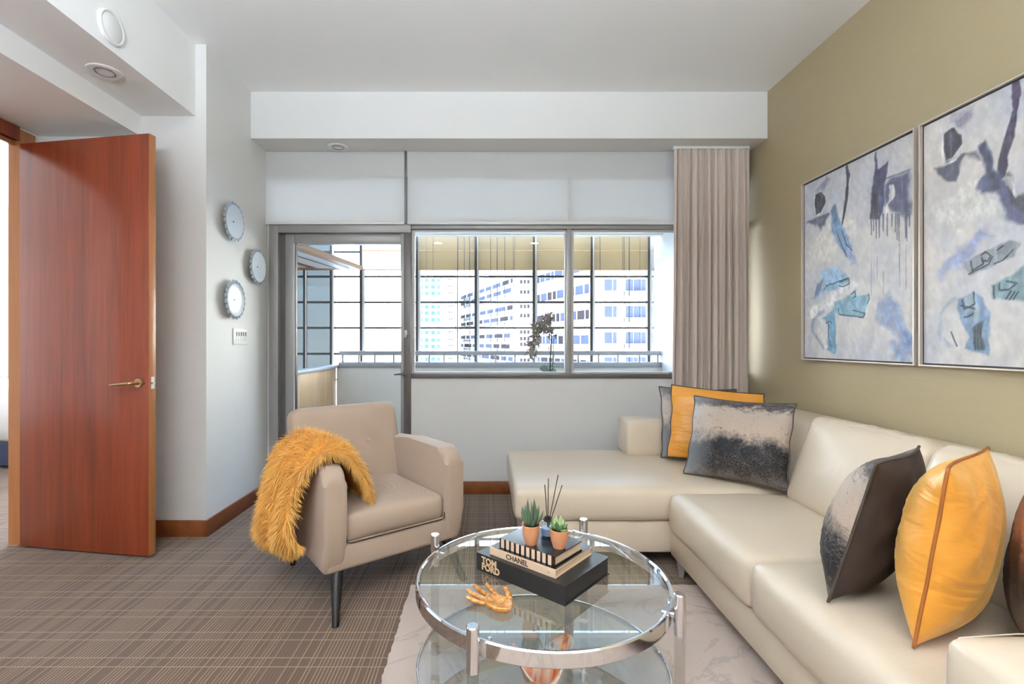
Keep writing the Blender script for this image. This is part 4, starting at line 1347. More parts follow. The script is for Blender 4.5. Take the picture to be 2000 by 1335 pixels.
for k in range(NF):
    s, tt = rs.rand(), rs.rand()
    if k % 6 == 0: s = rs.rand() * 0.03 if rs.rand() < 0.5 else 1 - rs.rand() * 0.04
    elif k % 6 == 1: tt = rs.rand() * 0.03 if rs.rand() < 0.6 else 1 - rs.rand() * 0.03
    p = throw_pt(s, tt, 0.9)
    e = 0.012
    du = throw_pt(min(1, s + e), tt, 0.9) - throw_pt(max(0, s - e), tt, 0.9)
    dv = throw_pt(s, min(1, tt + e), 0.9) - throw_pt(s, max(0, tt - e), 0.9)
    nr = du.cross(dv)
    if nr.length < 1e-9: continue
    nr.normalize()
    if nr.dot(throw_pt(s, tt, 1.6) - p) < 0: nr = -nr
    down = Vector((0, 0, -1)); down = (down - nr * down.dot(nr))
    cl = 2 * PI * vnoise(np.array([s * 7.0]), np.array([tt * 6.0]), 4)[0]
    swirl = dv.normalized() * math.cos(cl) + du.normalized() * math.sin(cl)
    edgepush = dv.normalized() * ((-1 if tt < 0.04 else 1 if tt > 0.96 else 0) * 0.9)
    d = (nr * 0.55 + down * 0.55 + swirl * 0.45 + edgepush + Vector(rs.randn(3)) * 0.22).normalized()
    Lh = 0.030 + 0.022 * rs.rand()
    sd = d.cross(Vector(rs.randn(3))).normalized() * (0.0011 + 0.0007 * rs.rand())
    bend = (down * 0.012 + Vector(rs.randn(3)) * 0.003)
    b = len(v)
    v += [p - sd, p + sd, p + d * Lh * 0.5 + sd * 0.8 + bend * 0.3, p + d * Lh * 0.5 - sd * 0.8 + bend * 0.3, p + d * Lh + bend]
    f += [(b, b + 1, b + 2, b + 3), (b + 3, b + 2, b + 4)]
    tone = 0.85 + 0.35 * rs.rand()
    c0 = np.array(lin((216, 152, 58))[:3]) * tone; c1 = np.array(lin((244, 194, 104))[:3]) * tone
    cols += [c0, c0, (c0 + c1) / 2, (c0 + c1) / 2, c1]
me = bpy.data.meshes.new('fur'); me.from_pydata([tuple(p) for p in v], [], f); me.update()
ca = me.color_attributes.new('paint', 'FLOAT_COLOR', 'POINT')
cc = np.ones((len(v), 4), dtype=np.float32); cc[:, :3] = np.clip(np.array(cols), 0, 1)
ca.data.foreach_set('color', cc.ravel())
link_mesh('fur', me, 'fur', thr, local=True, kind='stuff')

# ------------------------------------------------------------------ glass coffee table
TC = Vector((0.187, 1.665, 0)); TR = 0.425; TZ = 0.430; GZ_ = 0.418
tbl = thing('coffee_table', 'round glass coffee table with chrome rims and clear posts', 'coffee table', (TC.x, TC.y, RUGZ))
def ring_prof(r0, r1, z0, z1, b=0.004):
    return [(r0, z0 + b), (r0 + b, z0), (r1 - b, z0), (r1, z0 + b), (r1, z1 - b), (r1 - b, z1), (r0 + b, z1), (r0, z1 - b)]
lathe('top_ring', ring_prof(TR - 0.013, TR, TZ - 0.046, TZ), 'chrome', tbl, 96, center=TC, closed=True)
lathe('glass_top', [(0.0001, GZ_ - 0.008), (TR - 0.014, GZ_ - 0.008), (TR - 0.014, GZ_), (0.0001, GZ_)], 'table_glass', tbl, 96, center=TC)
lathe('lower_ring', ring_prof(TR - 0.010, TR - 0.002, 0.120, 0.142, 0.002), 'chrome', tbl, 96, center=TC, closed=True)
LZ = 0.138
lathe('glass_shelf', [(0.0001, LZ - 0.006), (TR - 0.011, LZ - 0.006), (TR - 0.011, LZ), (0.0001, LZ)], 'table_glass', tbl, 96, center=TC)
for a in (-120, -30, 60, 150):
    c = TC + Vector((math.cos(R(a)), math.sin(R(a)), 0)) * 0.446
    rr = 0.0175
    pz = cyl('post', (c.x, c.y, RUGZ + 0.03), (c.x, c.y, 0.360), rr * 0.92, 'acrylic', tbl, seg=24, label='clear acrylic post')
    lathe('post_cap', [(0.0001, 0.476), (rr - 0.003, 0.476), (rr, 0.473), (rr, 0.356), (0.0001, 0.356)], 'chrome', tbl, 28, center=(c.x, c.y, 0), label='chrome cap')
    lathe('post_foot', [(0.0001, RUGZ + 0.032), (rr, RUGZ + 0.032), (rr, RUGZ), (0.0001, RUGZ)], 'chrome', tbl, 24, center=(c.x, c.y, 0))
    dirv = Vector((math.cos(R(a)), math.sin(R(a)), 0))
    cyl('bracket', c - dirv * 0.050 + Vector((0, 0, TZ - 0.022)), c - dirv * 0.010 + Vector((0, 0, TZ - 0.022)), 0.009, 'chrome', tbl, seg=14)
    cyl('screw', c - dirv * 0.038 + Vector((0, 0, TZ - 0.014)) + Vector((-dirv.y, dirv.x, 0)) * 0.03, c - dirv * 0.038 + Vector((0, 0, TZ + 0.004)) + Vector((-dirv.y, dirv.x, 0)) * 0.03, 0.005, 'chrome', tbl, seg=12)

# art-glass vessel on the lower shelf
t = thing('glass_vase', 'amber, white and dark red art glass vessel on the lower table shelf', 'vase', (0.165, 1.50, LZ))
v, f = [], []
NA, NR = 40, 9
for k in range(NR):
    s = k / (NR - 1)
    for i in range(NA):
        a = 2 * PI * i / NA
        fl = s ** 1.6
        r = 0.034 + 0.052 * fl + 0.012 * fl * math.sin(3 * a + 0.6)
        z = 0.118 * s + 0.042 * fl * math.cos(2 * a - 0.5) * s
        v.append((r * math.cos(a) * 1.15, r * math.sin(a), z))
for k in range(NR - 1):
    for i in range(NA):
        a, b = k * NA + i, k * NA + (i + 1) % NA
        f.append((a, b, b + NA, a + NA))
f.append(tuple(range(NA))[::-1])
o = from_py('vessel', v, f, 'art_glass', t, smooth=True, local=True)
md = o.modifiers.new('thickness', 'SOLIDIFY'); md.thickness = 0.005

# ------------------------------------------------------------------ books
def book(name, label, p_left, p_front, depth, z, th, cover, page, hard=0.003, spine_mat=None):
    A = Vector((*p_left, z)); B = Vector((*p_front, z))
    ln = (B - A).length
    ang = math.atan2(B.y - A.y, B.x - A.x)
    t = thing(name, label, 'book', tuple(A), ang)
    over = 0.004
    cv = boxes('cover', [(0, ln, 0, depth, 0, hard), (0, ln, 0, depth, th - hard, th), (0, ln, 0, hard, hard, th - hard)], cover, t, local=True)
    box('page_block', (over, ln - over, hard, depth - over, hard, th - hard), page, t, local=True)
    t = cv
    return t, ln
ZT = GZ_ + 0.0005
bk, ln1 = book('box_book', 'large black book at the bottom of the stack on the table', (-0.034, 1.72), (0.239, 1.475), 0.279, ZT, 0.060, 'book_black', 'book_black', 0.004)
SPM = lambda x, z: Matrix.Translation((x, -0.0004, z)) @ Matrix.Rotation(R(90), 4, 'X')
text_mesh('lettering', 'TOM', 0.031, 'gold_ink', bk, SPM(0.024, 0.031), bold=0.0012)
text_mesh('lettering', 'FORD', 0.031, 'gold_ink', bk, SPM(0.024, 0.009), bold=0.0012)
Z2 = ZT + 0.0605
bk, ln2 = book('spine_book', 'beige book with black spine lettering in the middle of the stack', (0.012, 1.703), (0.217, 1.525), 0.232, Z2, 0.026, 'book_beige', 'book_page', 0.003)
text_mesh('lettering', 'CHANEL', 0.024, 'ink_black', bk, SPM(0.072, 0.005), bold=0.0004)
box('dust_cover', (0.004, ln2 - 0.002, 0.004, 0.236, 0.0262, 0.0278), 'book_black_gloss', bk, local=True)
boxes('spine_label', [(ln2 - 0.032, ln2 - 0.020, -0.0008, 0.0, 0.007, 0.017)], 'frame_silver', bk, local=True)
Z3 = Z2 + 0.0283
bk, ln3 = book('striped_book', 'striped-spine book on top of the stack with a glossy black cover', (0.046, 1.695), (0.217, 1.5435), 0.168, Z3, 0.032, 'book_black_gloss', 'book_page', 0.003)
ns = 10
for k in range(ns):
    x0 = 0.008 + k * (ln3 - 0.012) / ns
    box('spine_stripe', (x0, x0 + 0.0125, -0.0012, 0.0, 0.001, 0.0315), 'stripe_pink', bk, local=True)
Z4 = Z3 + 0.0325

# ------------------------------------------------------------------ small plants and diffuser
def pot(nm, label, px, base_py, h, rim_r):
    p = on_z(px, base_py, Z4)
    t = thing(nm, label, 'plant', tuple(p))
    lathe('pot', [(0.0001, 0.0), (rim_r * 0.62, 0.0), (rim_r * 0.86, h * 0.35), (rim_r * 0.97, h * 0.7), (rim_r * 0.96, h * 0.92), (rim_r, h), (rim_r * 0.93, h * 1.01), (rim_r * 0.86, h * 0.93), (rim_r * 0.84, h * 0.84), (0.0001, h * 0.84)],
          'terracotta', t, 32, local=True)
    lathe('soil', [(0.0001, h * 0.90), (rim_r * 0.5, h * 0.89), (rim_r * 0.86, h * 0.86), (rim_r * 0.84, h * 0.845), (0.0001, h * 0.845)], 'soil', t, 20, local=True)
    return t
def blade(par, base, tip, wid, mat, curve, thick=0.003, nm='leaf'):
    base, tip = Vector(base), Vector(tip)
    d = (tip - base); sd = d.cross(Vector((0.3, 1, 0.2))).normalized(); up = sd.cross(d.normalized())
    bm = bmesh.new(); rings = []
    N = 6
    for k in range(N + 1):
        s = k / N
        c = base + d * s + Vector(curve) * math.sin(PI * s)
        w = wid * (0.75 + 0.6 * s - 1.35 * s * s) * 0.5 + 0.0003
        th = thick * (1 - s) + 0.0003
        rings.append([bm.verts.new(c - sd * w), bm.verts.new(c - up * th), bm.verts.new(c + sd * w), bm.verts.new(c + up * th * 0.5)])
    for a, b in zip(rings[:-1], rings[1:]):
        for k in range(4): bm.faces.new((a[k], a[(k + 1) % 4], b[(k + 1) % 4], b[k]))
    bm.faces.new(rings[0][::-1]); bm.faces.new(rings[-1])
    return from_bm(nm, bm, mat, par, smooth=True, local=True)
HP, RP = 0.064, 0.0305
t = pot('potted_aloe', 'spiky aloe in a small terracotta pot on the striped book', 1037, 1061, HP, RP)
rs = np.random.RandomState(8)
for k in range(15):
    a = k * 2.399; s = k / 14
    ln_ = 0.088 - 0.040 * s + 0.012 * rs.rand(); sp2 = 0.004 + 0.034 * s
    b0 = Vector((0.006 * math.cos(a), 0.006 * math.sin(a), HP * 0.86))
    blade(t, b0, b0 + Vector((sp2 * math.cos(a), sp2 * math.sin(a), ln_)), 0.013, 'aloe_green', (math.cos(a) * 0.006, math.sin(a) * 0.006, 0))
t = pot('potted_succulent', 'leafy green succulent in a small terracotta pot on the striped book', 1092, 1068, 0.060, 0.0310)
for k in range(20):
    a = k * 2.399; s = k / 19
    ln_ = 0.040 - 0.004 * s
    el = R(80 - 62 * s)
    c0 = Vector((-0.002, 0, 0.060 * 0.9 + 0.012 * (1 - s)))
    tip = c0 + Vector((math.cos(a) * math.cos(el), math.sin(a) * math.cos(el), math.sin(el))) * ln_
    blade(t, c0, tip, 0.021, 'succulent_pale' if k < 7 else 'succulent_green', (math.cos(a) * 0.004, math.sin(a) * 0.004, -0.004), 0.004)
p = on_z(1070, 1046, Z4)
t = thing('reed_diffuser', 'clear glass reed diffuser with four dark reeds behind the pots', 'diffuser', tuple(p))
lathe('bottle', [(0.0001, 0.001), (0.024, 0.001), (0.026, 0.004), (0.026, 0.042), (0.020, 0.052), (0.0105, 0.056), (0.0105, 0.068), (0.0085, 0.068), (0.0085, 0.055), (0.018, 0.049), (0.0235, 0.040), (0.0235, 0.006), (0.0001, 0.005)],
      'bottle_glass', t, 32, local=True)
lathe('liquid', [(0.0001, 0.0055), (0.0230, 0.0065), (0.0230, 0.030), (0.0001, 0.030)], 'diffuser_liquid', t, 28, local=True)
lathe('collar', [(0.0108, 0.055), (0.0125, 0.056), (0.0125, 0.066), (0.0108, 0.067)], 'black_matte', t, 24, closed=True, local=True)
lathe('ribbon_bow', [(0.0125, 0.052), (0.016, 0.055), (0.015, 0.060), (0.0125, 0.060)], 'black_matte', t, 16, closed=True, local=True)
for (px, py) in ((1064, 946), (1071, 934), (1090, 927), (1098, 947)):
    tip = at_y(px, py, p.y) - p
    cyl('reed', (-(tip.x) * 0.10, 0.002, 0.008), tip, 0.0016, 'reed', t, seg=8, local=True)

# ------------------------------------------------------------------ gold hand dish
hc = on_z(975, 1186, GZ_)
hd_dir = (on_z(914, 1152, GZ_) - on_z(990, 1190, GZ_)); hd_ang = math.atan2(hd_dir.y, hd_dir.x)
hand = thing('hand_dish', 'gold decorative open hand dish lying on the glass table top', 'hand dish', (hc.x, hc.y, GZ_ + 0.0005), hd_ang)
def skin(name, verts, edges, rad, mat, parent, sub=2):
    me = bpy.data.meshes.new(name); me.from_pydata(verts, edges, []); me.update()
    o = bpy.data.objects.new(name, me); COL.objects.link(o)
    o.modifiers.new('skin', 'SKIN'); sb = o.modifiers.new('sub', 'SUBSURF'); sb.levels = sub; sb.render_levels = sub
    sv = me.skin_vertices[0].data
    for i, r in enumerate(rad):
        sv[i].radius = r if isinstance(r, tuple) else (r, r)
    sv[0].use_root = True
    dg = bpy.context.evaluated_depsgraph_get()
    m2 = bpy.data.meshes.new_from_object(o.evaluated_get(dg))
    bpy.data.objects.remove(o, do_unlink=True)
    return link_mesh(name, m2, mat, parent, local=True, smooth=True)
# local frame: +x towards the finger tips, +y towards the little finger
# palm as a shallow dish: thick slab with raised rim and hollow centre
NA = 44
v, f = [], []
def palm_r(a):
    # heel rounded, straight at the knuckles
    return 0.043 * (1 + 0.10 * math.cos(2 * a) + 0.06 * math.cos(a))
for s, z_t in ((0.0, 0.009), (0.35, 0.010), (0.65, 0.014), (0.86, 0.020), (0.97, 0.019), (1.0, 0.012), (0.9, 0.003), (0.6, 0.0), (0.0, 0.0)):
    for i in range(NA):
        a = 2 * PI * i / NA
        r = palm_r(a) * s
        v.append((r * math.cos(a) * 1.04, r * math.sin(a) * 0.92, z_t))
K = 9
for k in range(K - 1):
    for i in range(NA):
        a, b = k * NA + i, k * NA + (i + 1) % NA
        f.append((a, b, b + NA, a + NA))
bm = bmesh.new(); vs = [bm.verts.new(q) for q in v]
for q in f: bm.faces.new([vs[i] for i in q])
bmesh.ops.remove_doubles(bm, verts=bm.verts, dist=1e-5)
from_bm('palm', bm, 'hand_gold', hand, smooth=True, local=True)
fing = [((0.030, -0.030), 16, 0.078, 0.0080), ((0.036, -0.010), 4, 0.092, 0.0083), ((0.036, 0.011), -7, 0.086, 0.0080), ((0.028, 0.028), -20, 0.068, 0.0070)]
for (x, y), ad, ln_, r in fing:
    a = R(-ad)
    pts = []
    for k, (s, z) in enumerate(((0, 0.012), (0.4, 0.011), (0.72, 0.014), (1.0, 0.020))):
        pts.append((x + ln_ * s * math.cos(a), y + ln_ * s * math.sin(a), z))
    skin('finger', pts, [(0, 1), (1, 2), (2, 3)], [(r * 1.05, r), (r, r * 0.95), (r * 0.92, r * 0.9), (r * 0.72, r * 0.7)], 'hand_gold', hand)
skin('thumb', [(-0.012, -0.034, 0.012), (0.006, -0.052, 0.013), (0.026, -0.064, 0.017), (0.042, -0.070, 0.022)], [(0, 1), (1, 2), (2, 3)], [0.0125, 0.0105, 0.0098, 0.0075], 'hand_gold', hand)

# ------------------------------------------------------------------ paintings
XP = XR - 0.034
PW, PH = 0.84, 1.147
PZ0 = 1.108
def paint(kind, seed):
    nx, ny = 230, 312
    U, V = np.meshgrid(np.linspace(0, 1, nx), np.linspace(0, 1, ny))     # u: far edge -> near edge, v: top -> bottom
    img = np.zeros((ny, nx, 3))
    b1 = fbm(U * 4, V * 5, seed, 4)[..., None]; b2 = fbm(U * 9 + V * 6, V * 3 - U * 2, seed + 5, 4)[..., None]
    c = lambda r_, g_, b_: np.array([r_, g_, b_], float)
    img = c(196, 193, 194) + (c(214, 210, 204) - c(196, 198, 204)) * (b1 - .5) * 2.2 + (b2 - .5) * c(34, 32, 28)
    wu = (fbm(U * 12, V * 16, seed + 9, 6) - .5) * 0.075; wv = (fbm(U * 12, V * 16, seed + 19, 6) - .5) * 0.06
    stre = fbm(U * 60, V * 9, seed + 31, 3); stre2 = fbm(U * 26 + V * 20, V * 30 - U * 34, seed + 37, 3)
    grit = fbm(U * 34, V * 46, seed + 51, 4)
    img = img + (grit[..., None] - .5) * 12 + (stre2[..., None] - .5) * 26
    if kind == 1:
        ox, oy_, sc = 1550, 230, 2.672
        xf, xn = 1567.0, 1786.0; tl, tr_, bl, br = 360.0, 250.0, 702.0, 711.0
    else:
        ox, oy_, sc = 1780, 120, 2.187
        xf = 1798.0; tl, bl = 238.0, 713.0
        xn = VPX + FPX * XP / (FPX * XP / (xf - VPX) - PW)
        tr_ = VPY - (VPY - tl) * (xn - VPX) / (xf - VPX); br = VPY + (bl - VPY) * (xn - VPX) / (xf - VPX)
    def uvp(X, Y):
        px, py = ox + X / sc, oy_ + Y / sc
        u = (1 / (xf - VPX) - 1 / (px - VPX)) / (1 / (xf - VPX) - 1 / (xn - VPX))
        k_ = (px - xf) / (xn - xf)
        t_, b_ = tl + (tr_ - tl) * k_, bl + (br - bl) * k_
        return u, (py - t_) / (b_ - t_)
    def blend(mask, col, al, tex=0.25, tx=None):
        nonlocal img
        tx = stre if tx is None else tx
        m = np.clip(mask * al * (1 - tex + tex * 2 * tx), 0, 1)[..., None]
        img = img * (1 - m) + (c(*col) + (tx[..., None] - .5) * 90 + (grit[..., None] - .5) * 50) * m
    def poly(pts, col, al=0.95, warp=1.0, soft=0.008, tex=0.3, tx=None):
        q = [uvp(*p_) for p_ in pts]
        x = U + wu * warp; y = V + wv * warp
        inside = np.zeros(U.shape, bool)
        dist = np.full(U.shape, 9.0)
        n_ = len(q)
        for i in range(n_):
            (x0, y0), (x1, y1) = q[i], q[(i + 1) % n_]
            cond = ((y0 > y) != (y1 > y)) & (x < (x1 - x0) * (y - y0) / ((y1 - y0) if abs(y1 - y0) > 1e-9 else 1e-9) + x0)
            inside ^= cond
            dx, dy = x1 - x0, (y1 - y0) * PH / PW
            L2 = dx * dx + dy * dy + 1e-12
            tt = np.clip(((x - x0) * dx + (y - y0) * PH / PW * dy) / L2, 0, 1)
            dist = np.minimum(dist, np.hypot(x - x0 - tt * dx, (y - y0) * PH / PW - tt * dy))
        sd = np.where(inside, dist, -dist)
        blend(np.clip(sd / soft + 0.5, 0, 1), col, al, tex, tx)
    def line(pts, w, col, al=0.9, warp=0.5, soft=0.3, tex=0.3, tx=None):
        q = [uvp(*p_) for p_ in pts]
        w = w if isinstance(w, (list, tuple)) else [w] * len(q)
        x = U + wu * warp; y = V + wv * warp
        m = np.zeros(U.shape)
        for i in range(len(q) - 1):
            (x0, y0), (x1, y1) = q[i], q[i + 1]
            dx, dy = x1 - x0, (y1 - y0) * PH / PW
            L2 = dx * dx + dy * dy + 1e-12
            tt = np.clip(((x - x0) * dx + (y - y0) * PH / PW * dy) / L2, 0, 1)
            d = np.hypot(x - x0 - tt * dx, (y - y0) * PH / PW - tt * dy)
            ww = (w[i] + (w[i + 1] - w[i]) * tt) / PW
            m = np.maximum(m, np.clip((ww - d) / (ww * soft + 1e-6), 0, 1))
        blend(m, col, al, tex, tx)
    if kind == 1:
        for k in range(5):
            line([(70 + k * 25, 700 + k * 10), (170 + k * 20, 560 + k * 12), (260 + k * 18, 480 + k * 30)], 0.03, (222, 218, 210), 0.35, 0.6, 0.9, 0.5, stre2)
        poly([(105, 390), (125, 340), (160, 305), (185, 300), (165, 350), (140, 380)], (132, 130, 146), 0.75, 1.2, 0.03)
        poly([(100, 400), (130, 385), (152, 400), (155, 430), (130, 490), (100, 505), (95, 450)], (62, 62, 72), 0.97, 0.5)
        poly([(60, 535), (110, 512), (185, 488), (150, 560), (125, 595), (105, 560)], (82, 84, 104), 0.85, 1.0, 0.02)
        line([(98, 390), (95, 450), (104, 505), (135, 490), (155, 455)], 0.006, (206, 204, 204), 0.9, 0.2)
        line([(268, 245), (278, 290), (272, 360)], [0.012, 0.018, 0.009], (66, 66, 78), 0.95, 0.3)
        line([(272, 360), (262, 460), (245, 560)], [0.016, 0.014, 0.007], (58, 58, 66), 0.95, 0.3)
        poly([(195, 450), (215, 445), (235, 530), (265, 590), (310, 670), (270, 725), (230, 670), (190, 600)], (112, 142, 176), 0.9, 0.9, 0.02, 0.5, stre2)
        poly([(188, 470), (210, 440), (222, 520), (215, 570)], (84, 96, 120), 0.8, 0.7, 0.02)
        poly([(250, 700), (300, 660), (318, 760), (290, 770)], (134, 150, 186), 0.75, 1.0, 0.03)
        poly([(418, 160), (425, 165), (435, 260), (490, 215), (485, 280), (468, 330), (470, 440), (440, 520), (398, 525), (400, 430), (412, 320)], (66, 64, 90), 0.95, 0.5, 0.012)
        poly([(402, 380), (446, 385), (440, 520), (398, 525)], (62, 62, 70), 0.95, 0.3, 0.012)
        poly([(440, 400), (470, 390), (468, 440), (440, 515)], (96, 104, 138), 0.8, 0.4, 0.02)
        poly([(470, 340), (607, 262), (612, 505), (560, 485), (495, 495), (478, 450)], (80, 80, 104), 0.93, 1.0, 0.03)
        poly([(498, 345), (525, 340), (532, 400), (490, 445), (485, 510), (448, 515), (492, 425)], (208, 203, 203), 0.97, 0.6, 0.01)
        line([(420, 330), (610, 255)], 0.004, (80, 78, 84), 0.7, 0.1)
        for X, y1 in ((400, 605), (412, 585), (426, 625), (442, 622), (463, 585), (485, 610), (512, 560), (530, 590), (540, 630), (550, 640), (585, 620), (592, 635), (606, 560)):
            line([(X, 495), (X + 1, y1)], [0.006, 0.004], (84, 84, 100), 0.85, 0.1)
        for X, a, b in ((552, 650, 885), (587, 660, 895), (466, 800, 925), (432, 720, 840), (400, 760, 930)):
            line([(X, a), (X + 1, b)], 0.0026, (112, 112, 128), 0.75, 0.05)
        poly([(388, 790), (420, 770), (424, 850), (392, 850)], (150, 148, 172), 0.5, 1.6, 0.05, 0.8)
        poly([(130, 800), (210, 770), (285, 840), (250, 880), (150, 920), (95, 950), (100, 890), (140, 840)], (146, 178, 208), 0.9, 0.8, 0.02, 0.4, stre2)
        poly([(90, 950), (110, 860), (150, 840), (130, 900)], (106, 112, 134), 0.85, 0.8, 0.015)
        poly([(155, 880), (280, 835), (282, 865), (200, 905), (160, 915)], (124, 164, 190), 0.8, 0.3, 0.012)
        line([(70, 1030), (160, 975), (240, 915), (305, 880)], 0.05, (216, 214, 216), 0.9, 0.5, 0.5, 0.4, stre2)
        poly([(205, 970), (310, 905), (325, 930), (390, 915), (385, 960), (360, 1045), (225, 1035), (200, 1010)], (122, 162, 184), 0.93, 0.4, 0.012, 0.35, stre2)
        poly([(130, 1060), (205, 1000), (215, 1100), (215, 1240), (160, 1215), (175, 1130), (150, 1060)], (98, 140, 170), 0.93, 0.5, 0.012)
        line([(150, 1010), (95, 1060), (90, 1130), (140, 1205)], 0.018, (132, 146, 166), 0.75, 0.8, 0.8)
        line([(130, 1050), (125, 1120), (160, 1200)], 0.016, (214, 212, 208), 0.85, 0.5, 0.6)
        poly([(460, 930), (510, 930), (545, 1000), (570, 1090), (625, 1170), (625, 1270), (520, 1265), (490, 1200), (540, 1200), (480, 1100), (440, 1060)], (128, 144, 178), 0.85, 1.8, 0.05, 0.75, stre2)
        poly([(560, 1130), (625, 1150), (625, 1240)], (92, 116, 166), 0.8, 0.8, 0.03)
        for pts in ([(158, 1078), (180, 1068), (190, 1082)], [(230, 862), (280, 838), (284, 866), (246, 886), (228, 880)], [(290, 922), (314, 904), (318, 934), (302, 940)],
                    [(225, 1000), (228, 1032), (356, 1046), (366, 1026), (300, 1008)], [(385, 920), (390, 945), (380, 972)], [(170, 1085), (172, 1150), (186, 1200)], [(245, 590), (270, 660), (300, 690)],
                    [(220, 600), (245, 670), (268, 722)], [(150, 905), (160, 880), (280, 838)]):
            line(pts, 0.0045, (44, 52, 66), 0.85, 0.15, 0.4)
    else:
        for k in range(6):
            line([(60 + k * 25, 640 + k * 12), (190 + k * 20, 540 + k * 14), (300 + k * 18, 480 + k * 36)], 0.03, (214, 214, 206), 0.35, 0.6, 0.9, 0.5, stre2)
        poly([(160, 260), (190, 200), (265, 150), (260, 200), (210, 250)], (140, 132, 150), 0.75, 1.3, 0.03)
        poly([(130, 290), (170, 265), (205, 290), (210, 330), (170, 390), (135, 410), (125, 350)], (66, 64, 74), 0.97, 0.4)
        poly([(85, 450), (130, 438), (135, 412), (215, 385), (180, 490), (155, 495)], (80, 80, 96), 0.92, 0.6, 0.015)
        poly([(205, 390), (270, 370), (285, 395), (240, 395)], (92, 90, 104), 0.85, 0.6, 0.02)
        line([(118, 270), (122, 380), (134, 425), (180, 400), (215, 345)], 0.008, (206, 203, 204), 0.9, 0.2)
        line([(440, 60), (445, 120), (437, 190)], [0.015, 0.022, 0.008], (76, 68, 88), 0.95, 0.4)
        line([(432, 195), (415, 300), (380, 440), (375, 470)], [0.012, 0.022, 0.022, 0.014], (62, 56, 72), 0.95, 0.4)
        poly([(280, 340), (310, 315), (335, 340), (350, 440), (400, 520), (450, 600), (490, 620), (490, 690), (440, 680), (400, 660), (360, 560), (300, 550), (275, 520), (302, 450)], (84, 86, 114), 0.93, 0.9, 0.02, 0.5)
        poly([(290, 350), (312, 322), (345, 450), (372, 560), (340, 540)], (62, 62, 78), 0.8, 0.6, 0.02, 0.6)
        poly([(375, 470), (400, 460), (440, 560), (480, 540), (490, 630), (420, 590)], (60, 60, 64), 0.85, 0.8, 0.02, 0.6)
        line([(378, 480), (408, 520), (440, 560)], [0.012, 0.02, 0.01], (190, 188, 186), 0.7, 1.0, 0.5, 0.6)
        poly([(105, 935), (120, 860), (200, 775), (300, 705), (348, 740), (280, 785), (215, 850)], (142, 152, 188), 0.85, 1.2, 0.03, 0.6, stre2)
        poly([(215, 850), (300, 812), (410, 750), (465, 772), (440, 830), (360, 870), (240, 912)], (126, 134, 140), 0.93, 0.5, 0.012)
        poly([(335, 962), (480, 870), (560, 840), (560, 1020), (345, 1022)], (116, 142, 152), 0.93, 0.6, 0.015)
        poly([(185, 1020), (260, 980), (300, 1010), (325, 1080), (325, 1272), (215, 1232), (240, 1180), (195, 1100)], (112, 136, 168), 0.93, 0.5, 0.012)
        poly([(205, 1010), (260, 990), (285, 1060), (270, 1130), (225, 1080)], (140, 156, 164), 0.85, 0.4, 0.012)
        poly([(253, 1142), (300, 1120), (302, 1240), (255, 1240)], (60, 72, 78), 0.9, 0.5, 0.012, 0.5)
        line([(170, 1020), (110, 1080), (115, 1180), (170, 1230)], 0.016, (150, 160, 180), 0.7, 0.8, 0.8)
        poly([(500, 150), (640, 90), (640, 420), (540, 470), (500, 330)], (80, 80, 104), 0.9, 1.2, 0.03)
        poly([(540, 880), (600, 860), (700, 1100), (700, 1300), (620, 1300)], (128, 144, 178), 0.8, 1.6, 0.05, 0.7)
        for pts in ([(245, 850), (250, 890), (300, 860), (290, 835)], [(288, 822), (310, 808), (332, 826), (318, 850), (294, 846)], [(360, 800), (385, 780)], [(350, 862), (385, 850), (430, 800)], [(235, 905), (320, 865), (340, 830)],
                    [(372, 945), (372, 978), (410, 975), (445, 945), (400, 938)], [(345, 960), (348, 1015)], [(205, 1020), (215, 1060), (262, 1040), (258, 985)], [(215, 1095), (240, 1090), (255, 1080)], [(200, 1045), (262, 1060)],
                    [(262, 1140), (262, 1236)], [(276, 1134), (276, 1236)], [(290, 1128), (290, 1236)], [(160, 1160), (185, 1225)], [(400, 1015), (420, 980)], [(415, 1018), (435, 985)], [(430, 1018), (450, 985)]):
            line(pts, 0.0042, (36, 42, 48), 0.9, 0.15, 0.4)
    return np.clip(img, 0, 255), nx, ny
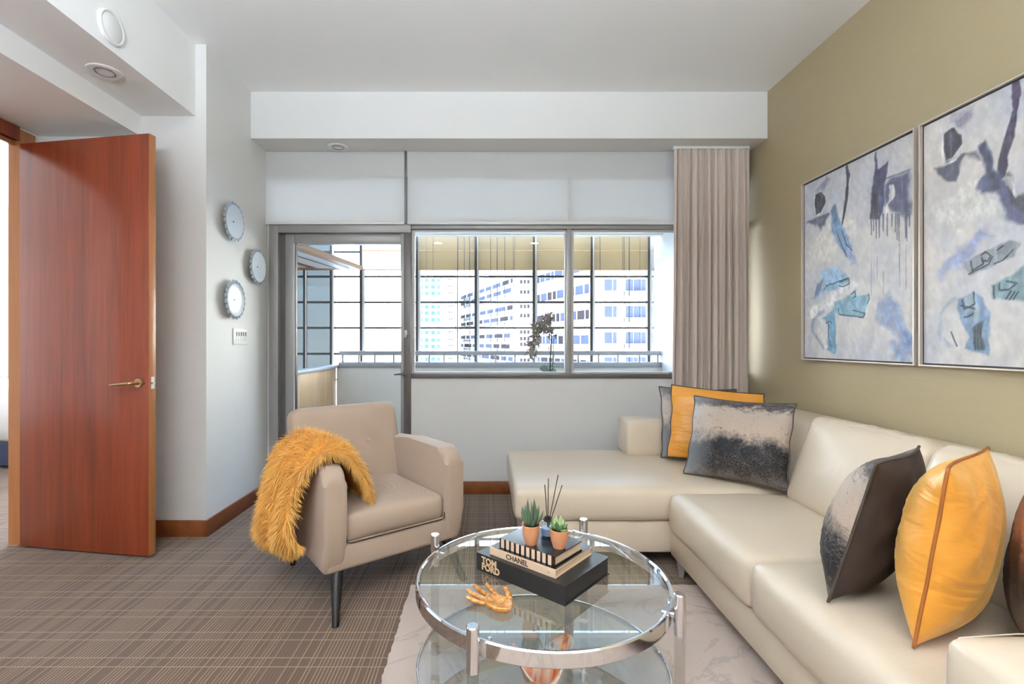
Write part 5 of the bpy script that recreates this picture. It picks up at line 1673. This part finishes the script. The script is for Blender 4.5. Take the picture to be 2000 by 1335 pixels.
def painting(label, yfar, kind, seed):
    t = thing('framed_painting', label, 'painting', (XR, yfar - PW / 2, PZ0), group='pair of abstract paintings on the khaki wall')
    img, nx, ny = paint(kind, seed)
    fr = 0.014
    y0, y1 = yfar - PW + fr, yfar - fr
    z0, z1 = PZ0 + fr, PZ0 + PH - fr
    us = np.linspace(0, 1, nx); vs_ = np.linspace(0, 1, ny)
    v = [(XP + 0.006, y1 - (y1 - y0) * u, z1 - (z1 - z0) * q) for q in vs_ for u in us]
    f = [(j * nx + i, j * nx + i + 1, (j + 1) * nx + i + 1, (j + 1) * nx + i)[::-1] for j in range(ny - 1) for i in range(nx - 1)]
    me = bpy.data.meshes.new('canvas'); me.from_pydata(v, [], f); me.update()
    ca = me.color_attributes.new('paint', 'FLOAT_COLOR', 'POINT')
    s = img.reshape(-1, 3) / 255.0
    s = np.where(s <= 0.04045, s / 12.92, ((s + 0.055) / 1.055) ** 2.4)
    cc = np.ones((len(v), 4), dtype=np.float32); cc[:, :3] = s
    ca.data.foreach_set('color', cc.ravel())
    link_mesh('canvas', me, 'painted_canvas', t)
    box('backing', (XP + 0.0075, XR - 0.001, y0, y1, z0, z1), 'frame_shadow', t)
    Y0, Y1, Z0, Z1 = yfar - PW, yfar, PZ0, PZ0 + PH
    w = 0.006
    boxes('frame', [(XP - 0.008, XR - 0.001, Y0, Y0 + w, Z0, Z1), (XP - 0.008, XR - 0.001, Y1 - w, Y1, Z0, Z1), (XP - 0.008, XR - 0.001, Y0 + w, Y1 - w, Z0, Z0 + w), (XP - 0.008, XR - 0.001, Y0 + w, Y1 - w, Z1 - w, Z1)], 'frame_silver', t)
    boxes('shadow_gap', [(XP + 0.008, XR - 0.001, Y0 + w, y0, Z0 + w, Z1 - w), (XP + 0.008, XR - 0.001, y1, Y1 - w, Z0 + w, Z1 - w), (XP + 0.008, XR - 0.001, y0, y1, Z0 + w, z0), (XP + 0.008, XR - 0.001, y0, y1, z1, Z1 - w)], 'frame_shadow', t)
painting('abstract grey and blue painting, the one nearer the curtain', FPX * XP / (1567 - VPX), 1, 40)
painting('abstract grey and blue painting cut by the right edge of the photo', FPX * XP / (1797 - VPX), 2, 70)
